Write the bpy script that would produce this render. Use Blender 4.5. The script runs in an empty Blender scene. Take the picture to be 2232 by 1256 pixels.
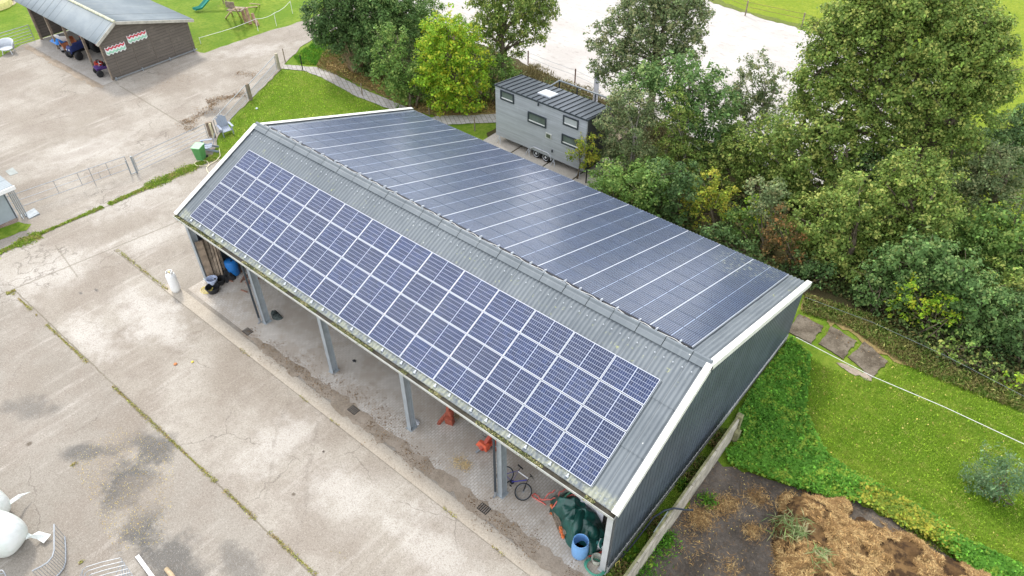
import bpy, math, random
import numpy as np
from mathutils import Vector, Matrix
random.seed(7); RNG = np.random.default_rng(11)
sc = bpy.context.scene
R = math.radians
# ------------------------------------------------------------------ camera
CAM = np.array([26.472, -16.820, 24.772]); YAW, PIT, ROL, FPX = -0.695, 0.729, -0.003, 1598.5
def cam_axes():
    cp, sp = math.cos(PIT), math.sin(PIT)
    f = np.array([math.sin(YAW)*cp, math.cos(YAW)*cp, -sp])
    r = np.array([math.cos(YAW), -math.sin(YAW), 0.]); u = np.cross(r, f)
    c, s = math.cos(ROL), math.sin(ROL)
    return c*r+s*u, -s*r+c*u, f
AR, AU, AF = cam_axes()
cd = bpy.data.cameras.new('camera'); co = bpy.data.objects.new('camera', cd)
sc.collection.objects.link(co); sc.camera = co
co.matrix_world = Matrix(((AR[0], AU[0], -AF[0], CAM[0]), (AR[1], AU[1], -AF[1], CAM[1]), (AR[2], AU[2], -AF[2], CAM[2]), (0, 0, 0, 1)))
cd.sensor_width = 36; cd.lens = FPX/2232*36; cd.clip_start = .5; cd.clip_end = 1500
# ------------------------------------------------------------------ world, sun, exposure
SUN_EL, SUN_AZ = 52, 292           # azimuth: degrees clockwise from +y
w = bpy.data.worlds.new("World"); sc.world = w; w.use_nodes = True
wn = w.node_tree; bg = wn.nodes['Background']
sky = wn.nodes.new('ShaderNodeTexSky'); sky.sky_type = 'NISHITA'; sky.sun_disc = False
sky.sun_elevation = R(SUN_EL); sky.sun_rotation = R(SUN_AZ)
tcw = wn.nodes.new('ShaderNodeTexCoord'); nz = wn.nodes.new('ShaderNodeTexNoise')
nz.inputs['Scale'].default_value = 2.6; nz.inputs['Detail'].default_value = 6; nz.inputs['Roughness'].default_value = .55
rp = wn.nodes.new('ShaderNodeValToRGB'); rp.color_ramp.elements[0].position = .36; rp.color_ramp.elements[1].position = .62
rp.color_ramp.elements[0].color = (.30, .30, .30, 1); rp.color_ramp.elements[1].color = (1, 1, 1, 1)
mxw = wn.nodes.new('ShaderNodeMix'); mxw.data_type = 'RGBA'
mxw.inputs['B'].default_value = (11.5, 11.7, 12.2, 1)
wn.links.new(tcw.outputs['Generated'], nz.inputs['Vector']); wn.links.new(nz.outputs['Fac'], rp.inputs['Fac'])
wn.links.new(rp.outputs['Color'], mxw.inputs['Factor']); wn.links.new(sky.outputs[0], mxw.inputs['A'])
wn.links.new(mxw.outputs['Result'], bg.inputs['Color']); bg.inputs['Strength'].default_value = .14
sl = bpy.data.lights.new('sun', 'SUN'); so = bpy.data.objects.new('sun', sl); sc.collection.objects.link(so)
sl.energy = 2.1; sl.angle = R(9); sl.color = (1, .95, .87)
sd = Vector((math.sin(R(SUN_AZ))*math.cos(R(SUN_EL)), math.cos(R(SUN_AZ))*math.cos(R(SUN_EL)), math.sin(R(SUN_EL))))
so.rotation_euler = sd.to_track_quat('Z', 'Y').to_euler(); so.location = (0, 0, 60)
sc.view_settings.view_transform = 'Standard'; sc.view_settings.look = 'None'
sc.view_settings.exposure = 0.55; sc.view_settings.gamma = 1
sc.cycles.max_bounces = 6; sc.cycles.diffuse_bounces = 3; sc.cycles.glossy_bounces = 3; sc.cycles.transparent_max_bounces = 6
# ------------------------------------------------------------------ helpers
def G(px, py, z=0.):
    d = AF+(px-1116)/FPX*AR-(py-628)/FPX*AU
    t = (z-CAM[2])/d[2]; p = CAM+t*d
    return (float(p[0]), float(p[1]), float(z))
def G2(px, py, z=0.): return G(px, py, z)[:2]
class N:
    def __init__(s, name):
        s.m = bpy.data.materials.new(name); s.m.use_nodes = True; s.t = s.m.node_tree
        s.b = s.t.nodes['Principled BSDF']; s.out = s.t.nodes['Material Output']; s.b.inputs['Specular IOR Level'].default_value = .3
    def n(s, ty, **kw):
        x = s.t.nodes.new(ty)
        for k, v in kw.items(): setattr(x, k, v)
        return x
    def l(s, a, b): s.t.links.new(a, b)
    def co(s, which='Object'):
        if not hasattr(s, 'tc'): s.tc = s.n('ShaderNodeTexCoord'); s.ge = s.n('ShaderNodeNewGeometry')
        return s.ge.outputs['Position'] if which == 'World' else s.tc.outputs[which]
    def setin(s, sock, v):
        if hasattr(v, 'links'): s.l(v, sock)
        elif isinstance(v, (tuple, list)) and len(v) == 3 and sock.type == 'RGBA': sock.default_value = (*v, 1)
        else: sock.default_value = v
    def noise(s, scale, detail=4, rough=.6, vec=None, dist=0.):
        x = s.n('ShaderNodeTexNoise'); x.inputs['Scale'].default_value = scale; x.inputs['Detail'].default_value = detail
        x.inputs['Roughness'].default_value = rough; x.inputs['Distortion'].default_value = dist
        s.l(vec if vec is not None else s.co('World'), x.inputs['Vector']); return x.outputs['Fac']
    def mapping(s, vec, loc=(0, 0, 0), rot=(0, 0, 0), scale=(1, 1, 1), ty='POINT'):
        x = s.n('ShaderNodeMapping', vector_type=ty); s.l(vec, x.inputs['Vector'])
        x.inputs['Location'].default_value = loc; x.inputs['Rotation'].default_value = rot; x.inputs['Scale'].default_value = scale
        return x.outputs['Vector']
    def ramp(s, fac, a, b, ca=0., cb=1.):
        x = s.n('ShaderNodeMapRange'); s.l(fac, x.inputs['Value']); x.interpolation_type = 'SMOOTHSTEP'
        x.inputs['From Min'].default_value = a; x.inputs['From Max'].default_value = b
        x.inputs['To Min'].default_value = ca; x.inputs['To Max'].default_value = cb; return x.outputs['Result']
    def math(s, op, a, b=0., c=None):
        x = s.n('ShaderNodeMath', operation=op); s.setin(x.inputs[0], a); s.setin(x.inputs[1], b)
        if c is not None: s.setin(x.inputs[2], c)
        return x.outputs[0]
    def mix(s, fac, a, b, blend='MIX'):
        x = s.n('ShaderNodeMix', data_type='RGBA', blend_type=blend); s.setin(x.inputs['Factor'], fac)
        s.setin(x.inputs['A'], a); s.setin(x.inputs['B'], b); return x.outputs['Result']
    def sep(s, vec):
        x = s.n('ShaderNodeSeparateXYZ'); s.l(vec, x.inputs[0]); return x.outputs
    def blob(s, x, y, rx, ry, ang=0, edge=.5, nf=None):
        v = s.mapping(s.co('World'), (x, y, 0), (0, 0, R(ang)), (rx, ry, 1000), 'TEXTURE')
        ln = s.n('ShaderNodeVectorMath', operation='LENGTH'); s.l(v, ln.inputs[0])
        d = ln.outputs['Value']
        if nf is not None: d = s.math('ADD', d, s.math('MULTIPLY', s.math('SUBTRACT', nf, .5), 2.2))
        return s.ramp(d, 1., 1.-edge)
    def bump(s, h, strength=.3, dist=.02):
        x = s.n('ShaderNodeBump'); x.inputs['Strength'].default_value = strength; x.inputs['Distance'].default_value = dist
        s.l(h, x.inputs['Height']); s.l(x.outputs[0], s.b.inputs['Normal'])
    def done(s, col=None, rough=.7, metal=0., spec=None):
        if col is not None: s.setin(s.b.inputs['Base Color'], col)
        s.setin(s.b.inputs['Roughness'], rough); s.b.inputs['Metallic'].default_value = metal
        if spec is not None: s.b.inputs['Specular IOR Level'].default_value = spec
        return s.m
MC = {}
def plain(name, col, rough=.6, metal=0., var=.18, scale=3., dirt=0., spec=None):
    if name in MC: return MC[name]
    a = N(name); v = a.co('Object')
    f = a.ramp(a.noise(scale, 5, .65, v), .3, .7)
    c = a.mix(f, tuple(x*(1-var) for x in col), tuple(min(1, x*(1+var)) for x in col))
    if dirt:
        g = a.ramp(a.noise(scale*2.7, 6, .7, v), .5, .75, 0, dirt); c = a.mix(g, c, (.10, .085, .06))
    MC[name] = a.done(c, rough, metal, spec); return MC[name]
class MB:
    def __init__(s): s.v = []; s.f = []; s.mi = []; s.cur = 0
    def add(s, vs, fs):
        o = len(s.v); s.v += [tuple(map(float, p)) for p in vs]; s.f += [tuple(i+o for i in f) for f in fs]; s.mi += [s.cur]*len(fs); return s
    def box(s, c, d, rz=0., rx=0., ry=0., M=None):
        M = M or (Matrix.Rotation(rz, 3, 'Z') @ Matrix.Rotation(ry, 3, 'Y') @ Matrix.Rotation(rx, 3, 'X')); h = [x/2 for x in d]
        vs = [Vector(c)+M @ Vector((sx*h[0], sy*h[1], sz*h[2])) for sz in (-1, 1) for sx, sy in ((-1, -1), (1, -1), (1, 1), (-1, 1))]
        return s.add(vs, [(3, 2, 1, 0), (4, 5, 6, 7), (0, 1, 5, 4), (1, 2, 6, 5), (2, 3, 7, 6), (3, 0, 4, 7)])
    def bar(s, a, b, w_, h_):
        a, b = Vector(a), Vector(b); d = b-a; q = d.to_track_quat('X', 'Z').to_matrix()
        return s.box((a+b)/2, (d.length, w_, h_), M=q)
    def tube(s, pts, r, n=8, closed=False):
        pts = [Vector(p) for p in pts]; m = len(pts); rs = [float(q) for q in r] if isinstance(r, (list, tuple)) else [float(r)]*m; vs = []
        for i, p in enumerate(pts):
            a = pts[(i-1) % m] if (closed or i > 0) else p; b = pts[(i+1) % m] if (closed or i < m-1) else p
            d = (b-a).normalized(); up = Vector((0, 0, 1)) if abs(d.z) < .9 else Vector((1, 0, 0))
            x = d.cross(up).normalized(); y = x.cross(d)
            for k in range(n):
                t = 2*math.pi*k/n; vs.append(p+rs[i]*(math.cos(t)*x+math.sin(t)*y))
        fs = []
        for i in range(m if closed else m-1):
            j = (i+1) % m
            for k in range(n): fs.append((i*n+k, i*n+(k+1) % n, j*n+(k+1) % n, j*n+k))
        if not closed: fs += [tuple(range(n)), tuple(range((m-1)*n, m*n))[::-1]]
        return s.add(vs, fs)
    def lathe(s, c, prof, n=20, M=None, sx=1., sy=1.):
        vs = []; M = M or Matrix.Identity(3)
        for (r, z) in prof:
            for k in range(n):
                t = 2*math.pi*k/n; vs.append(Vector(c)+M @ Vector((r*sx*math.cos(t), r*sy*math.sin(t), z)))
        m = len(prof); fs = [(i*n+k, i*n+(k+1) % n, (i+1)*n+(k+1) % n, (i+1)*n+k) for i in range(m-1) for k in range(n)]
        if prof[0][0] > 1e-4: fs.append(tuple(range(n))[::-1])
        if prof[-1][0] > 1e-4: fs.append(tuple(range((m-1)*n, m*n)))
        return s.add(vs, fs)
    def prism(s, poly, z0, z1):
        n = len(poly); vs = [(x, y, z0) for x, y in poly]+[(x, y, z1) for x, y in poly]
        return s.add(vs, [tuple(range(n))[::-1], tuple(range(n, 2*n))]+[(i, (i+1) % n, n+(i+1) % n, n+i) for i in range(n)])
    def extr(s, prof, a, b):      # profile (list of 3d offsets) swept from a to b
        n = len(prof); a, b = Vector(a), Vector(b)
        vs = [a+Vector(p) for p in prof]+[b+Vector(p) for p in prof]
        return s.add(vs, [tuple(range(n))[::-1], tuple(range(n, 2*n))]+[(i, (i+1) % n, n+(i+1) % n, n+i) for i in range(n)])
    def grid(s, fn, nu, nv):
        vs = [fn(i/nu, j/nv) for j in range(nv+1) for i in range(nu+1)]
        return s.add(vs, [(j*(nu+1)+i, j*(nu+1)+i+1, (j+1)*(nu+1)+i+1, (j+1)*(nu+1)+i) for j in range(nv) for i in range(nu)])
    def build(s, name, mats, parent=None, smooth=False, bevel=0., origin=None):
        me = bpy.data.meshes.new(name)
        if parent is not None: org = ORG.get(parent.name, (0, 0, 0))
        elif origin is not None: org = origin
        else:
            a = np.array(s.v); org = (float(a[:, 0].mean()), float(a[:, 1].mean()), float(a[:, 2].min()))
        me.from_pydata([(p[0]-org[0], p[1]-org[1], p[2]-org[2]) for p in s.v], [], s.f); me.update()
        import bmesh
        bm = bmesh.new(); bm.from_mesh(me); bmesh.ops.recalc_face_normals(bm, faces=bm.faces); bm.to_mesh(me); bm.free()
        mats = mats if isinstance(mats, (list, tuple)) else [mats]
        for m in mats: me.materials.append(m)
        if len(mats) > 1: me.polygons.foreach_set('material_index', s.mi)
        if smooth: me.polygons.foreach_set('use_smooth', [True]*len(me.polygons))
        o = bpy.data.objects.new(name, me); sc.collection.objects.link(o)
        if parent is not None: o.parent = parent; ORG[o.name] = org
        else: o.location = org; ORG[o.name] = org
        if bevel:
            b = o.modifiers.new('bevel', 'BEVEL'); b.width = bevel; b.segments = 2; b.limit_method = 'ANGLE'
        if smooth == 'auto':
            pass
        return o
ORG = {}
def tag(o, label=None, cat=None, group=None, kind=None):
    if label: o['label'] = label
    if cat: o['category'] = cat
    if group: o['group'] = group
    if kind: o['kind'] = kind
    return o
def thing(name, label, cat, loc=(0, 0, 0), group=None, local=False, rz=0.):
    o = bpy.data.objects.new(name, None); sc.collection.objects.link(o); o.location = loc; o.empty_display_size = .3
    ORG[o.name] = (0, 0, 0) if local else tuple(loc)
    o.rotation_euler = (0, 0, rz)
    return tag(o, label, cat, group)
def dup(root, loc, rot=None, label=None, scale=None):
    r = root.copy(); sc.collection.objects.link(r); r.location = loc
    if rot is not None: r.rotation_euler = rot
    if scale is not None: r.scale = scale
    if label: r['label'] = label
    for ch in root.children:
        c = ch.copy(); sc.collection.objects.link(c); c.parent = r
        for g in ch.children:
            d = g.copy(); sc.collection.objects.link(d); d.parent = c
    return r
def jag(poly, amp=.06, step=.35, seed=0, closed=True):
    rn = random.Random(seed); out = []; n = len(poly)
    for i in range(n):
        a, b = Vector(poly[i]), Vector(poly[(i+1) % n]); L = (b-a).length; k = min(160, max(1, int(L/step)))
        for j in range(k):
            p = a.lerp(b, j/k); q = 1 if j else .3
            out.append((p.x+rn.gauss(0, amp)*q, p.y+rn.gauss(0, amp)*q))
    return out
def sheet(name, poly, z, m, kind='structure', amp=0., step=.35, seed=1, **kw):
    from mathutils.geometry import tessellate_polygon
    if amp: poly = jag(poly, amp, step, seed)
    tri = tessellate_polygon([[Vector((x, y, 0)) for x, y in poly]])
    b = MB(); b.add([(x, y, z) for x, y in poly], [tuple(t) for t in tri])
    o = b.build(name, m); 
    # all faces up
    me = o.data
    for p in me.polygons:
        if p.normal.z < 0: p.flip()
    return tag(o, kind=kind, **kw)
def inpoly(x, y, poly):
    P = np.array(poly); c = np.zeros(len(x), bool); j = len(P)-1
    for i in range(len(P)):
        xi, yi, xj, yj = P[i, 0], P[i, 1], P[j, 0], P[j, 1]
        if yi != yj: c ^= ((yi > y) != (yj > y)) & (x < (xj-xi)*(y-yi)/(yj-yi)+xi)
        j = i
    return c
def rand_in(poly, n, rng=RNG):
    P = np.array(poly); lo, hi = P.min(0), P.max(0); X = np.zeros((0, 2))
    while len(X) < n:
        q = lo+rng.random((n*2, 2))*(hi-lo); X = np.vstack([X, q[inpoly(q[:, 0], q[:, 1], poly)]])
    return X[:n]
def cards(name, C, Nm, S, m, parent=None, asp=.6, loc=None, diam=True, dirv=None):
    """many small leaf faces: centres C, normals Nm, sizes S"""
    n = len(C); rng = RNG
    Nm = Nm/np.linalg.norm(Nm, axis=1, keepdims=True)
    t = dirv if dirv is not None else rng.normal(size=(n, 3))
    t = t-Nm*(t*Nm).sum(1, keepdims=True); t /= np.linalg.norm(t, axis=1, keepdims=True)+1e-9
    b = np.cross(Nm, t); S = S[:, None]
    V = np.empty((n, 4, 3)); A = asp
    V[:, 0] = C-t*S*.5; V[:, 1] = C+b*S*.5*A+Nm*S*.08; V[:, 2] = C+t*S*.5; V[:, 3] = C-b*S*.5*A+Nm*S*.08
    org = np.array(loc if loc is not None else (ORG.get(parent.name, (0, 0, 0)) if parent is not None else (C[:, 0].mean(), C[:, 1].mean(), 0)))
    V -= org
    me = bpy.data.meshes.new(name); me.vertices.add(n*4); me.vertices.foreach_set('co', V.ravel())
    me.loops.add(n*4); me.loops.foreach_set('vertex_index', np.arange(n*4)); me.polygons.add(n)
    me.polygons.foreach_set('loop_start', np.arange(n)*4); me.polygons.foreach_set('loop_total', np.full(n, 4))
    me.update(calc_edges=True); me.materials.append(m)
    o = bpy.data.objects.new(name, me); sc.collection.objects.link(o)
    if parent is not None: o.parent = parent
    else: o.location = org
    return o
def vnoise(x, y, s=1., seed=0):
    """cheap smooth value noise on arrays"""
    x = np.asarray(x)*s+seed*17.3; y = np.asarray(y)*s-seed*9.1
    xi, yi = np.floor(x), np.floor(y); fx, fy = x-xi, y-yi; fx = fx*fx*(3-2*fx); fy = fy*fy*(3-2*fy)
    h = lambda a, b: np.modf(np.abs(np.sin(a*127.1+b*311.7+seed)*43758.5453))[0]
    return (h(xi, yi)*(1-fx)+h(xi+1, yi)*fx)*(1-fy)+(h(xi, yi+1)*(1-fx)+h(xi+1, yi+1)*fx)*fy
# ------------------------------------------------------------------ materials
def m_grass(name, a_, b_, c_, dead=(.20, .17, .06), deadamt=.5):
    a = N(name); n1 = a.noise(.35, 5, .6); n2 = a.noise(3.2, 6, .7); n3 = a.noise(26, 4, .8)
    c = a.mix(a.ramp(n1, .35, .65), a_, b_); c = a.mix(a.ramp(n2, .35, .7), c, c_)
    c = a.mix(a.ramp(a.noise(1.1, 5, .7), .60, .78, 0, deadamt), c, dead)
    c = a.mix(a.ramp(n3, .3, .75, 0, .75), a.mix(.5, c, (.02, .035, .005)), c)
    a.bump(n3, .9, .06); return a.done(c, .8, spec=.1)
M_GRASS = m_grass('lawn_grass', (.18, .31, .024), (.34, .43, .058), (.15, .27, .020), (.34, .31, .10), .7)
M_FIELD = m_grass('field_grass', (.29, .38, .026), (.40, .45, .045), (.21, .31, .02), (.33, .34, .06), .6)
def m_concrete():
    a = N('yard_concrete'); W = a.co('World'); nf = a.noise(.9, 5, .65); n1 = a.noise(.22, 5, .6)
    st = a.noise(1., 5, .6, a.mapping(W, rot=(0, 0, R(8)), scale=(2.6, .22, 1)))
    st2 = a.noise(1., 6, .7, a.mapping(W, rot=(0, 0, R(-14)), scale=(6., .5, 1)))
    c = a.mix(a.ramp(n1, .38, .62), (.285, .252, .208), (.370, .338, .290))
    ysep = a.sep(W)[1]; c = a.mix(a.ramp(ysep, -11.4, -12.0, 0, .55), c, (.225, .203, .172)); c = a.mix(a.math('MULTIPLY', a.ramp(a.noise(.33, 6, .7), .44, .62), .55), c, (.235, .198, .162)); c = a.mix(a.math('MULTIPLY', a.ramp(a.noise(.75, 7, .75), .50, .66), .35), c, (.21, .18, .15))
    c = a.mix(a.math('MULTIPLY', a.ramp(st, .46, .74, 0, .5), a.ramp(a.noise(.4, 3, .6), .42, .62)), c, (.50, .465, .415))
    c = a.mix(a.ramp(st2, .55, .8, 0, .14), c, (.29, .245, .20))
    # pale scraped patches and damp dark ones with a shape of their own
    for (px, py, rx, ry, an, k) in [(330, 690, 3.6, 1.8, 0, .75), (100, 600, 4, 2.2, 80, .55), (200, 740, 3, 1.3, 0, .6), (620, 960, 2.6, 1.5, 85, .6), (760, 1080, 2.8, 1.6, 20, .6), (950, 1200, 3.0, 1.4, 0, .55),
                                    (1010, 1120, 2.6, 1, 0, .4), (300, 430, 4, 2, 80, .5), (200, 330, 5, 2.5, 60, .45), (560, 110, 4, 1.5, 60, .5), (330, 520, 3, 1.5, 80, .5)]:
        x, y = G2(px, py); c = a.mix(a.math('MULTIPLY', a.blob(x, y, rx, ry, an, .9, nf), k), c, (.53, .50, .455))
    for (px, py, rx, ry, an, k, dc) in [(600, 760, 2.2, 1.2, 60, .5, 0), (760, 930, 1.9, 1.6, 70, .6, 0), (850, 1000, 2, 1, 80, .45, 0), (510, 800, 2, 1.5, 20, .35, 0), (160, 230, 4.5, 1.5, 70, .35, 0), (420, 180, 4, 2.4, 60, .6, 0),
                                        (335, 970, 1.7, .9, 10, .8, 1), (190, 985, 1.6, .6, 40, .7, 1), (290, 1040, 1.4, 1.2, 0, .85, 1), (310, 1150, 1.2, 1.3, 60, .85, 1), (255, 1085, 1.0, .9, 0, .85, 1), (300, 1095, 1.6, 1.6, 0, .5, 0), (385, 1225, 2.0, 1.2, 0, .75, 1), (520, 1235, 1.4, .7, 0, .5, 1), (280, 930, 1.6, .8, 30, .6, 0), (230, 620, 1.6, 1.0, 0, .4, 0), (580, 620, 2.4, 1.2, 60, .35, 0), (1040, 1180, 1.5, .7, 0, .5, 0), (700, 1180, 2, 1, 0, .35, 0),
                                        (60, 890, 1.6, .8, 30, .5, 1), (235, 590, .8, .5, 0, .5, 0), (240, 560, 1., .35, 20, .7, 0), (80, 400, 2.6, .8, 80, .5, 0), (150, 340, 3, .6, 70, .35, 0), (60, 820, 1.6, 1, 0, .35, 0),
                                        (470, 245, 1.6, .9, 50, .6, 1), (240, 165, 1.6, .8, 0, .7, 0), (330, 85, 3, .6, 20, .4, 0), (430, 330, 1.4, .7, 60, .35, 0), (64, 968, .16, .16, 0, .9, 2), (430, 725, .5, .2, 60, .7, 0), (640, 1078, .12, .1, 0, .9, 2), (210, 633, .22, .1, 0, .7, 1), (177, 640, .18, .1, 0, .7, 1)]:
        x, y = G2(px, py); d = [(.235, .20, .162), (.075, .076, .075), (.09, .07, .05)][dc]
        c = a.mix(a.math('MULTIPLY', a.blob(x, y, rx, ry, an, .7, nf if dc < 2 else None), k), c, d)
    xy = a.sep(W); wob = a.math('MULTIPLY', a.math('SUBTRACT', a.noise(2.2, 4, .6), .5), .12)
    def line(val, lo, hi, along, width, k=.8):
        nonlocal c
        d = a.math('ABSOLUTE', a.math('ADD', val, wob)); f = a.ramp(d, width, width*.4)
        g = a.math('MULTIPLY', a.math('GREATER_THAN', along, lo), a.math('LESS_THAN', along, hi))
        c = a.mix(a.math('MULTIPLY', a.math('MULTIPLY', f, g), k), c, (.16, .14, .10))
    line(a.math('ADD', xy[1], 11.69), -10.7, 16, xy[0], .045)
    line(a.math('ADD', xy[1], 6.83), -9.8, 20.5, xy[0], .05, .6)
    line(a.math('ADD', xy[1], 6.32), -3.9, 20.5, xy[0], .05, .6)
    for (p, q, wd, k) in [((0, 643), (440, 462), .07, .55), ((0, 548), (445, 362), .10, .7), ((120, 535), (170, 605), .05, .5), ((20, 640), (0, 648), .05, .5), ((262, 188), (425, 288), .07, .6), ((520, 800), (700, 640), .04, 0.0), ((660, 60), (712, 88), .08, .8), ((232, 150), (258, 185), .12, .4)]:
        A, B = G2(*p), G2(*q); dx, dy = B[0]-A[0], B[1]-A[1]; L = math.hypot(dx, dy)
        v = a.mapping(W, (A[0], A[1], 0), (0, 0, math.atan2(dy, dx)), (1, 1, 1), 'TEXTURE'); s3 = a.sep(v); line(s3[1], 0, L, s3[0], wd, k)
    vc = a.n('ShaderNodeTexVoronoi', feature='DISTANCE_TO_EDGE'); dv_ = a.n('ShaderNodeVectorMath', operation='ADD'); a.l(W, dv_.inputs[0])
    cn = a.n('ShaderNodeTexNoise'); a.l(W, cn.inputs['Vector']); cn.inputs['Scale'].default_value = 1.3; cn.inputs['Detail'].default_value = 6; a.l(cn.outputs['Color'], dv_.inputs[1]); a.l(dv_.outputs[0], vc.inputs['Vector']); vc.inputs['Scale'].default_value = .16
    ck = a.math('MULTIPLY', a.ramp(vc.outputs['Distance'], .0045, .0015), a.ramp(a.noise(.25, 2, .5), .50, .60)); c = a.mix(a.math('MULTIPLY', ck, .55), c, (.13, .11, .09))
    for (p, q, wd) in [((150, 620), (520, 470), .13), ((180, 650), (545, 490), .13), ((-20, 300), (420, 180), .15), ((-20, 335), (440, 205), .15), ((560, 1256), (640, 760), .12), ((640, 1256), (700, 800), .12), ((100, 400), (640, 90), .14), ((140, 430), (660, 110), .14)]:
        A, B = G2(*p), G2(*q); dx, dy = B[0]-A[0], B[1]-A[1]; L = math.hypot(dx, dy)
        s3 = a.sep(a.mapping(W, (A[0], A[1], 0), (0, 0, math.atan2(dy, dx)), (1, 1, 1), 'TEXTURE')); cur = a.math('ADD', s3[1], a.math('MULTIPLY', a.math('SUBTRACT', a.noise(.18, 2, .5), .5), 2.4))
        f = a.math('MULTIPLY', a.ramp(a.math('ABSOLUTE', cur), wd, wd*.3), a.math('MULTIPLY', a.ramp(s3[0], 0, 2), a.ramp(s3[0], L, L-2)))
        c = a.mix(a.math('MULTIPLY', a.math('MULTIPLY', f, a.ramp(a.noise(3, 4, .7), .4, .6)), .32), c, (.17, .145, .12))
    # aggregate grain
    g1 = a.noise(24, 3, .8); g2 = a.noise(60, 2, .8)
    c = a.mix(a.ramp(g1, .53, .68, 0, .55), c, (.17, .14, .11)); c = a.mix(a.ramp(g2, .57, .70, 0, .35), c, (.66, .62, .56)); c = a.mix(a.ramp(a.noise(42, 2, .8), .60, .68, 0, .5), c, (.10, .08, .065))
    c = a.mix(a.ramp(a.noise(11, 4, .8), .54, .70, 0, .45), c, (.19, .16, .13)); c = a.mix(a.ramp(a.noise(4.5, 5, .8), .56, .72, 0, .35), c, (.21, .175, .14))
    gr = a.noise(15, 3, .95); c = a.mix(a.ramp(gr, .50, .30, 0, .55), c, (.13, .11, .085)); c = a.mix(a.ramp(gr, .54, .72, 0, .34), c, (.60, .565, .51))
    a.bump(g1, .5, .02); return a.done(c, .9, spec=.15)
M_YARD = m_concrete()
def m_pavers(name, sx, sy, rot=0., col=(.50, .465, .42), mort=(.24, .21, .17), off=.5, dirt=1.):
    a = N(name); W = a.mapping(a.co('World'), rot=(0, 0, rot))
    br = a.n('ShaderNodeTexBrick'); a.l(W, br.inputs['Vector']); br.inputs['Scale'].default_value = 1; br.offset = off
    br.inputs['Brick Width'].default_value = sx; br.inputs['Row Height'].default_value = sy; br.inputs['Mortar Size'].default_value = .022; br.inputs['Mortar Smooth'].default_value = .4
    br.inputs['Color1'].default_value = (*col, 1); br.inputs['Color2'].default_value = (*[x*.82 for x in col], 1); br.inputs['Mortar'].default_value = (*mort, 1)
    n1 = a.noise(.7, 6, .7); c = a.mix(a.ramp(n1, .38, .6, 0, .75*dirt), br.outputs['Color'], (.37, .315, .255))
    c = a.mix(a.ramp(a.noise(2.2, 6, .75), .55, .75, 0, .6*dirt), c, (.19, .15, .11)); c = a.mix(a.ramp(a.noise(22, 3, .8), .5, .8, 0, .45), c, (.2, .17, .14))
    a.bump(a.noise(22, 3, .8), .3, .02); return a.done(c, .9, spec=.15)
M_PAVE = m_pavers('barn_pavers', .21, .105, R(90), (.60, .56, .51), (.42, .38, .32), .5, .9); M_PATH = m_pavers('path_pavers', .6, .3, R(28), (.42, .40, .37), (.16, .15, .11), .5, .35); M_PATH2 = m_pavers('path_pavers_far', .6, .3, R(33), (.45, .43, .40), (.18, .17, .13), .5, .3)
def m_gran(name, c1, c2, spk=(.12, .09, .07), dk=.5, sc_=20., spec=.15):
    a = N(name); c = a.mix(a.ramp(a.noise(.8, 6, .7), .35, .65), c1, c2); gr = a.noise(14, 3, .95); c = a.mix(a.ramp(gr, .50, .30, 0, .5), c, tuple(x*.4 for x in c1)); c = a.mix(a.ramp(gr, .54, .70, 0, .4), c, tuple(min(1, x*1.5) for x in c2)); c = a.mix(a.ramp(a.noise(sc_, 4, .8), .52, .70, 0, dk), c, spk)
    c = a.mix(a.ramp(a.noise(sc_*2.2, 2, .8), .60, .7, 0, .3), c, tuple(min(1, x*1.9) for x in c2)); a.bump(a.noise(sc_, 4, .8), .6, .03); return a.done(c, .95, spec=spec)
M_GRAVEL = m_gran('barn_gravel', (.58, .49, .41), (.68, .59, .50), dk=.6, sc_=13)
M_STRIP = m_gran('drain_strip', (.40, .35, .285), (.45, .40, .33), dk=.35)
M_DAMP = m_gran('damp_dirt', (.27, .22, .165), (.37, .31, .245), dk=.5)
M_LITTER = m_gran('leaf_litter', (.085, .062, .030), (.055, .055, .022), (.03, .022, .012), .7, 9.)
M_DRYGR = m_gran('dry_grass', (.27, .185, .085), (.20, .175, .06), (.09, .06, .03), .6, 12.)
M_DIRT = m_gran('manure_slab', (.060, .050, .040), (.135, .115, .095), (.17, .10, .045), .55, 5.)
M_BRICKR = m_pavers('red_brick_paving', .21, .105, 0, (.34, .20, .16), (.16, .12, .10))
def m_sand():
    a = N('arena_sand'); W_s = a.co('World'); c = a.mix(a.ramp(a.noise(.25, 4, .6), .35, .65), (.43, .40, .37), (.50, .475, .445))
    c = a.mix(a.ramp(a.noise(2.0, 3, .6, a.mapping(W_s, scale=(.6, 1.6, 1))), .56, .66, 0, .6), c, (.33, .295, .265)); c = a.mix(a.ramp(a.noise(7., 3, .7), .6, .7, 0, .4), c, (.34, .30, .27))
    a.bump(a.noise(2.4, 4, .7), .6, .1); return a.done(c, .95, spec=.05)
M_SAND = m_sand()
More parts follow.
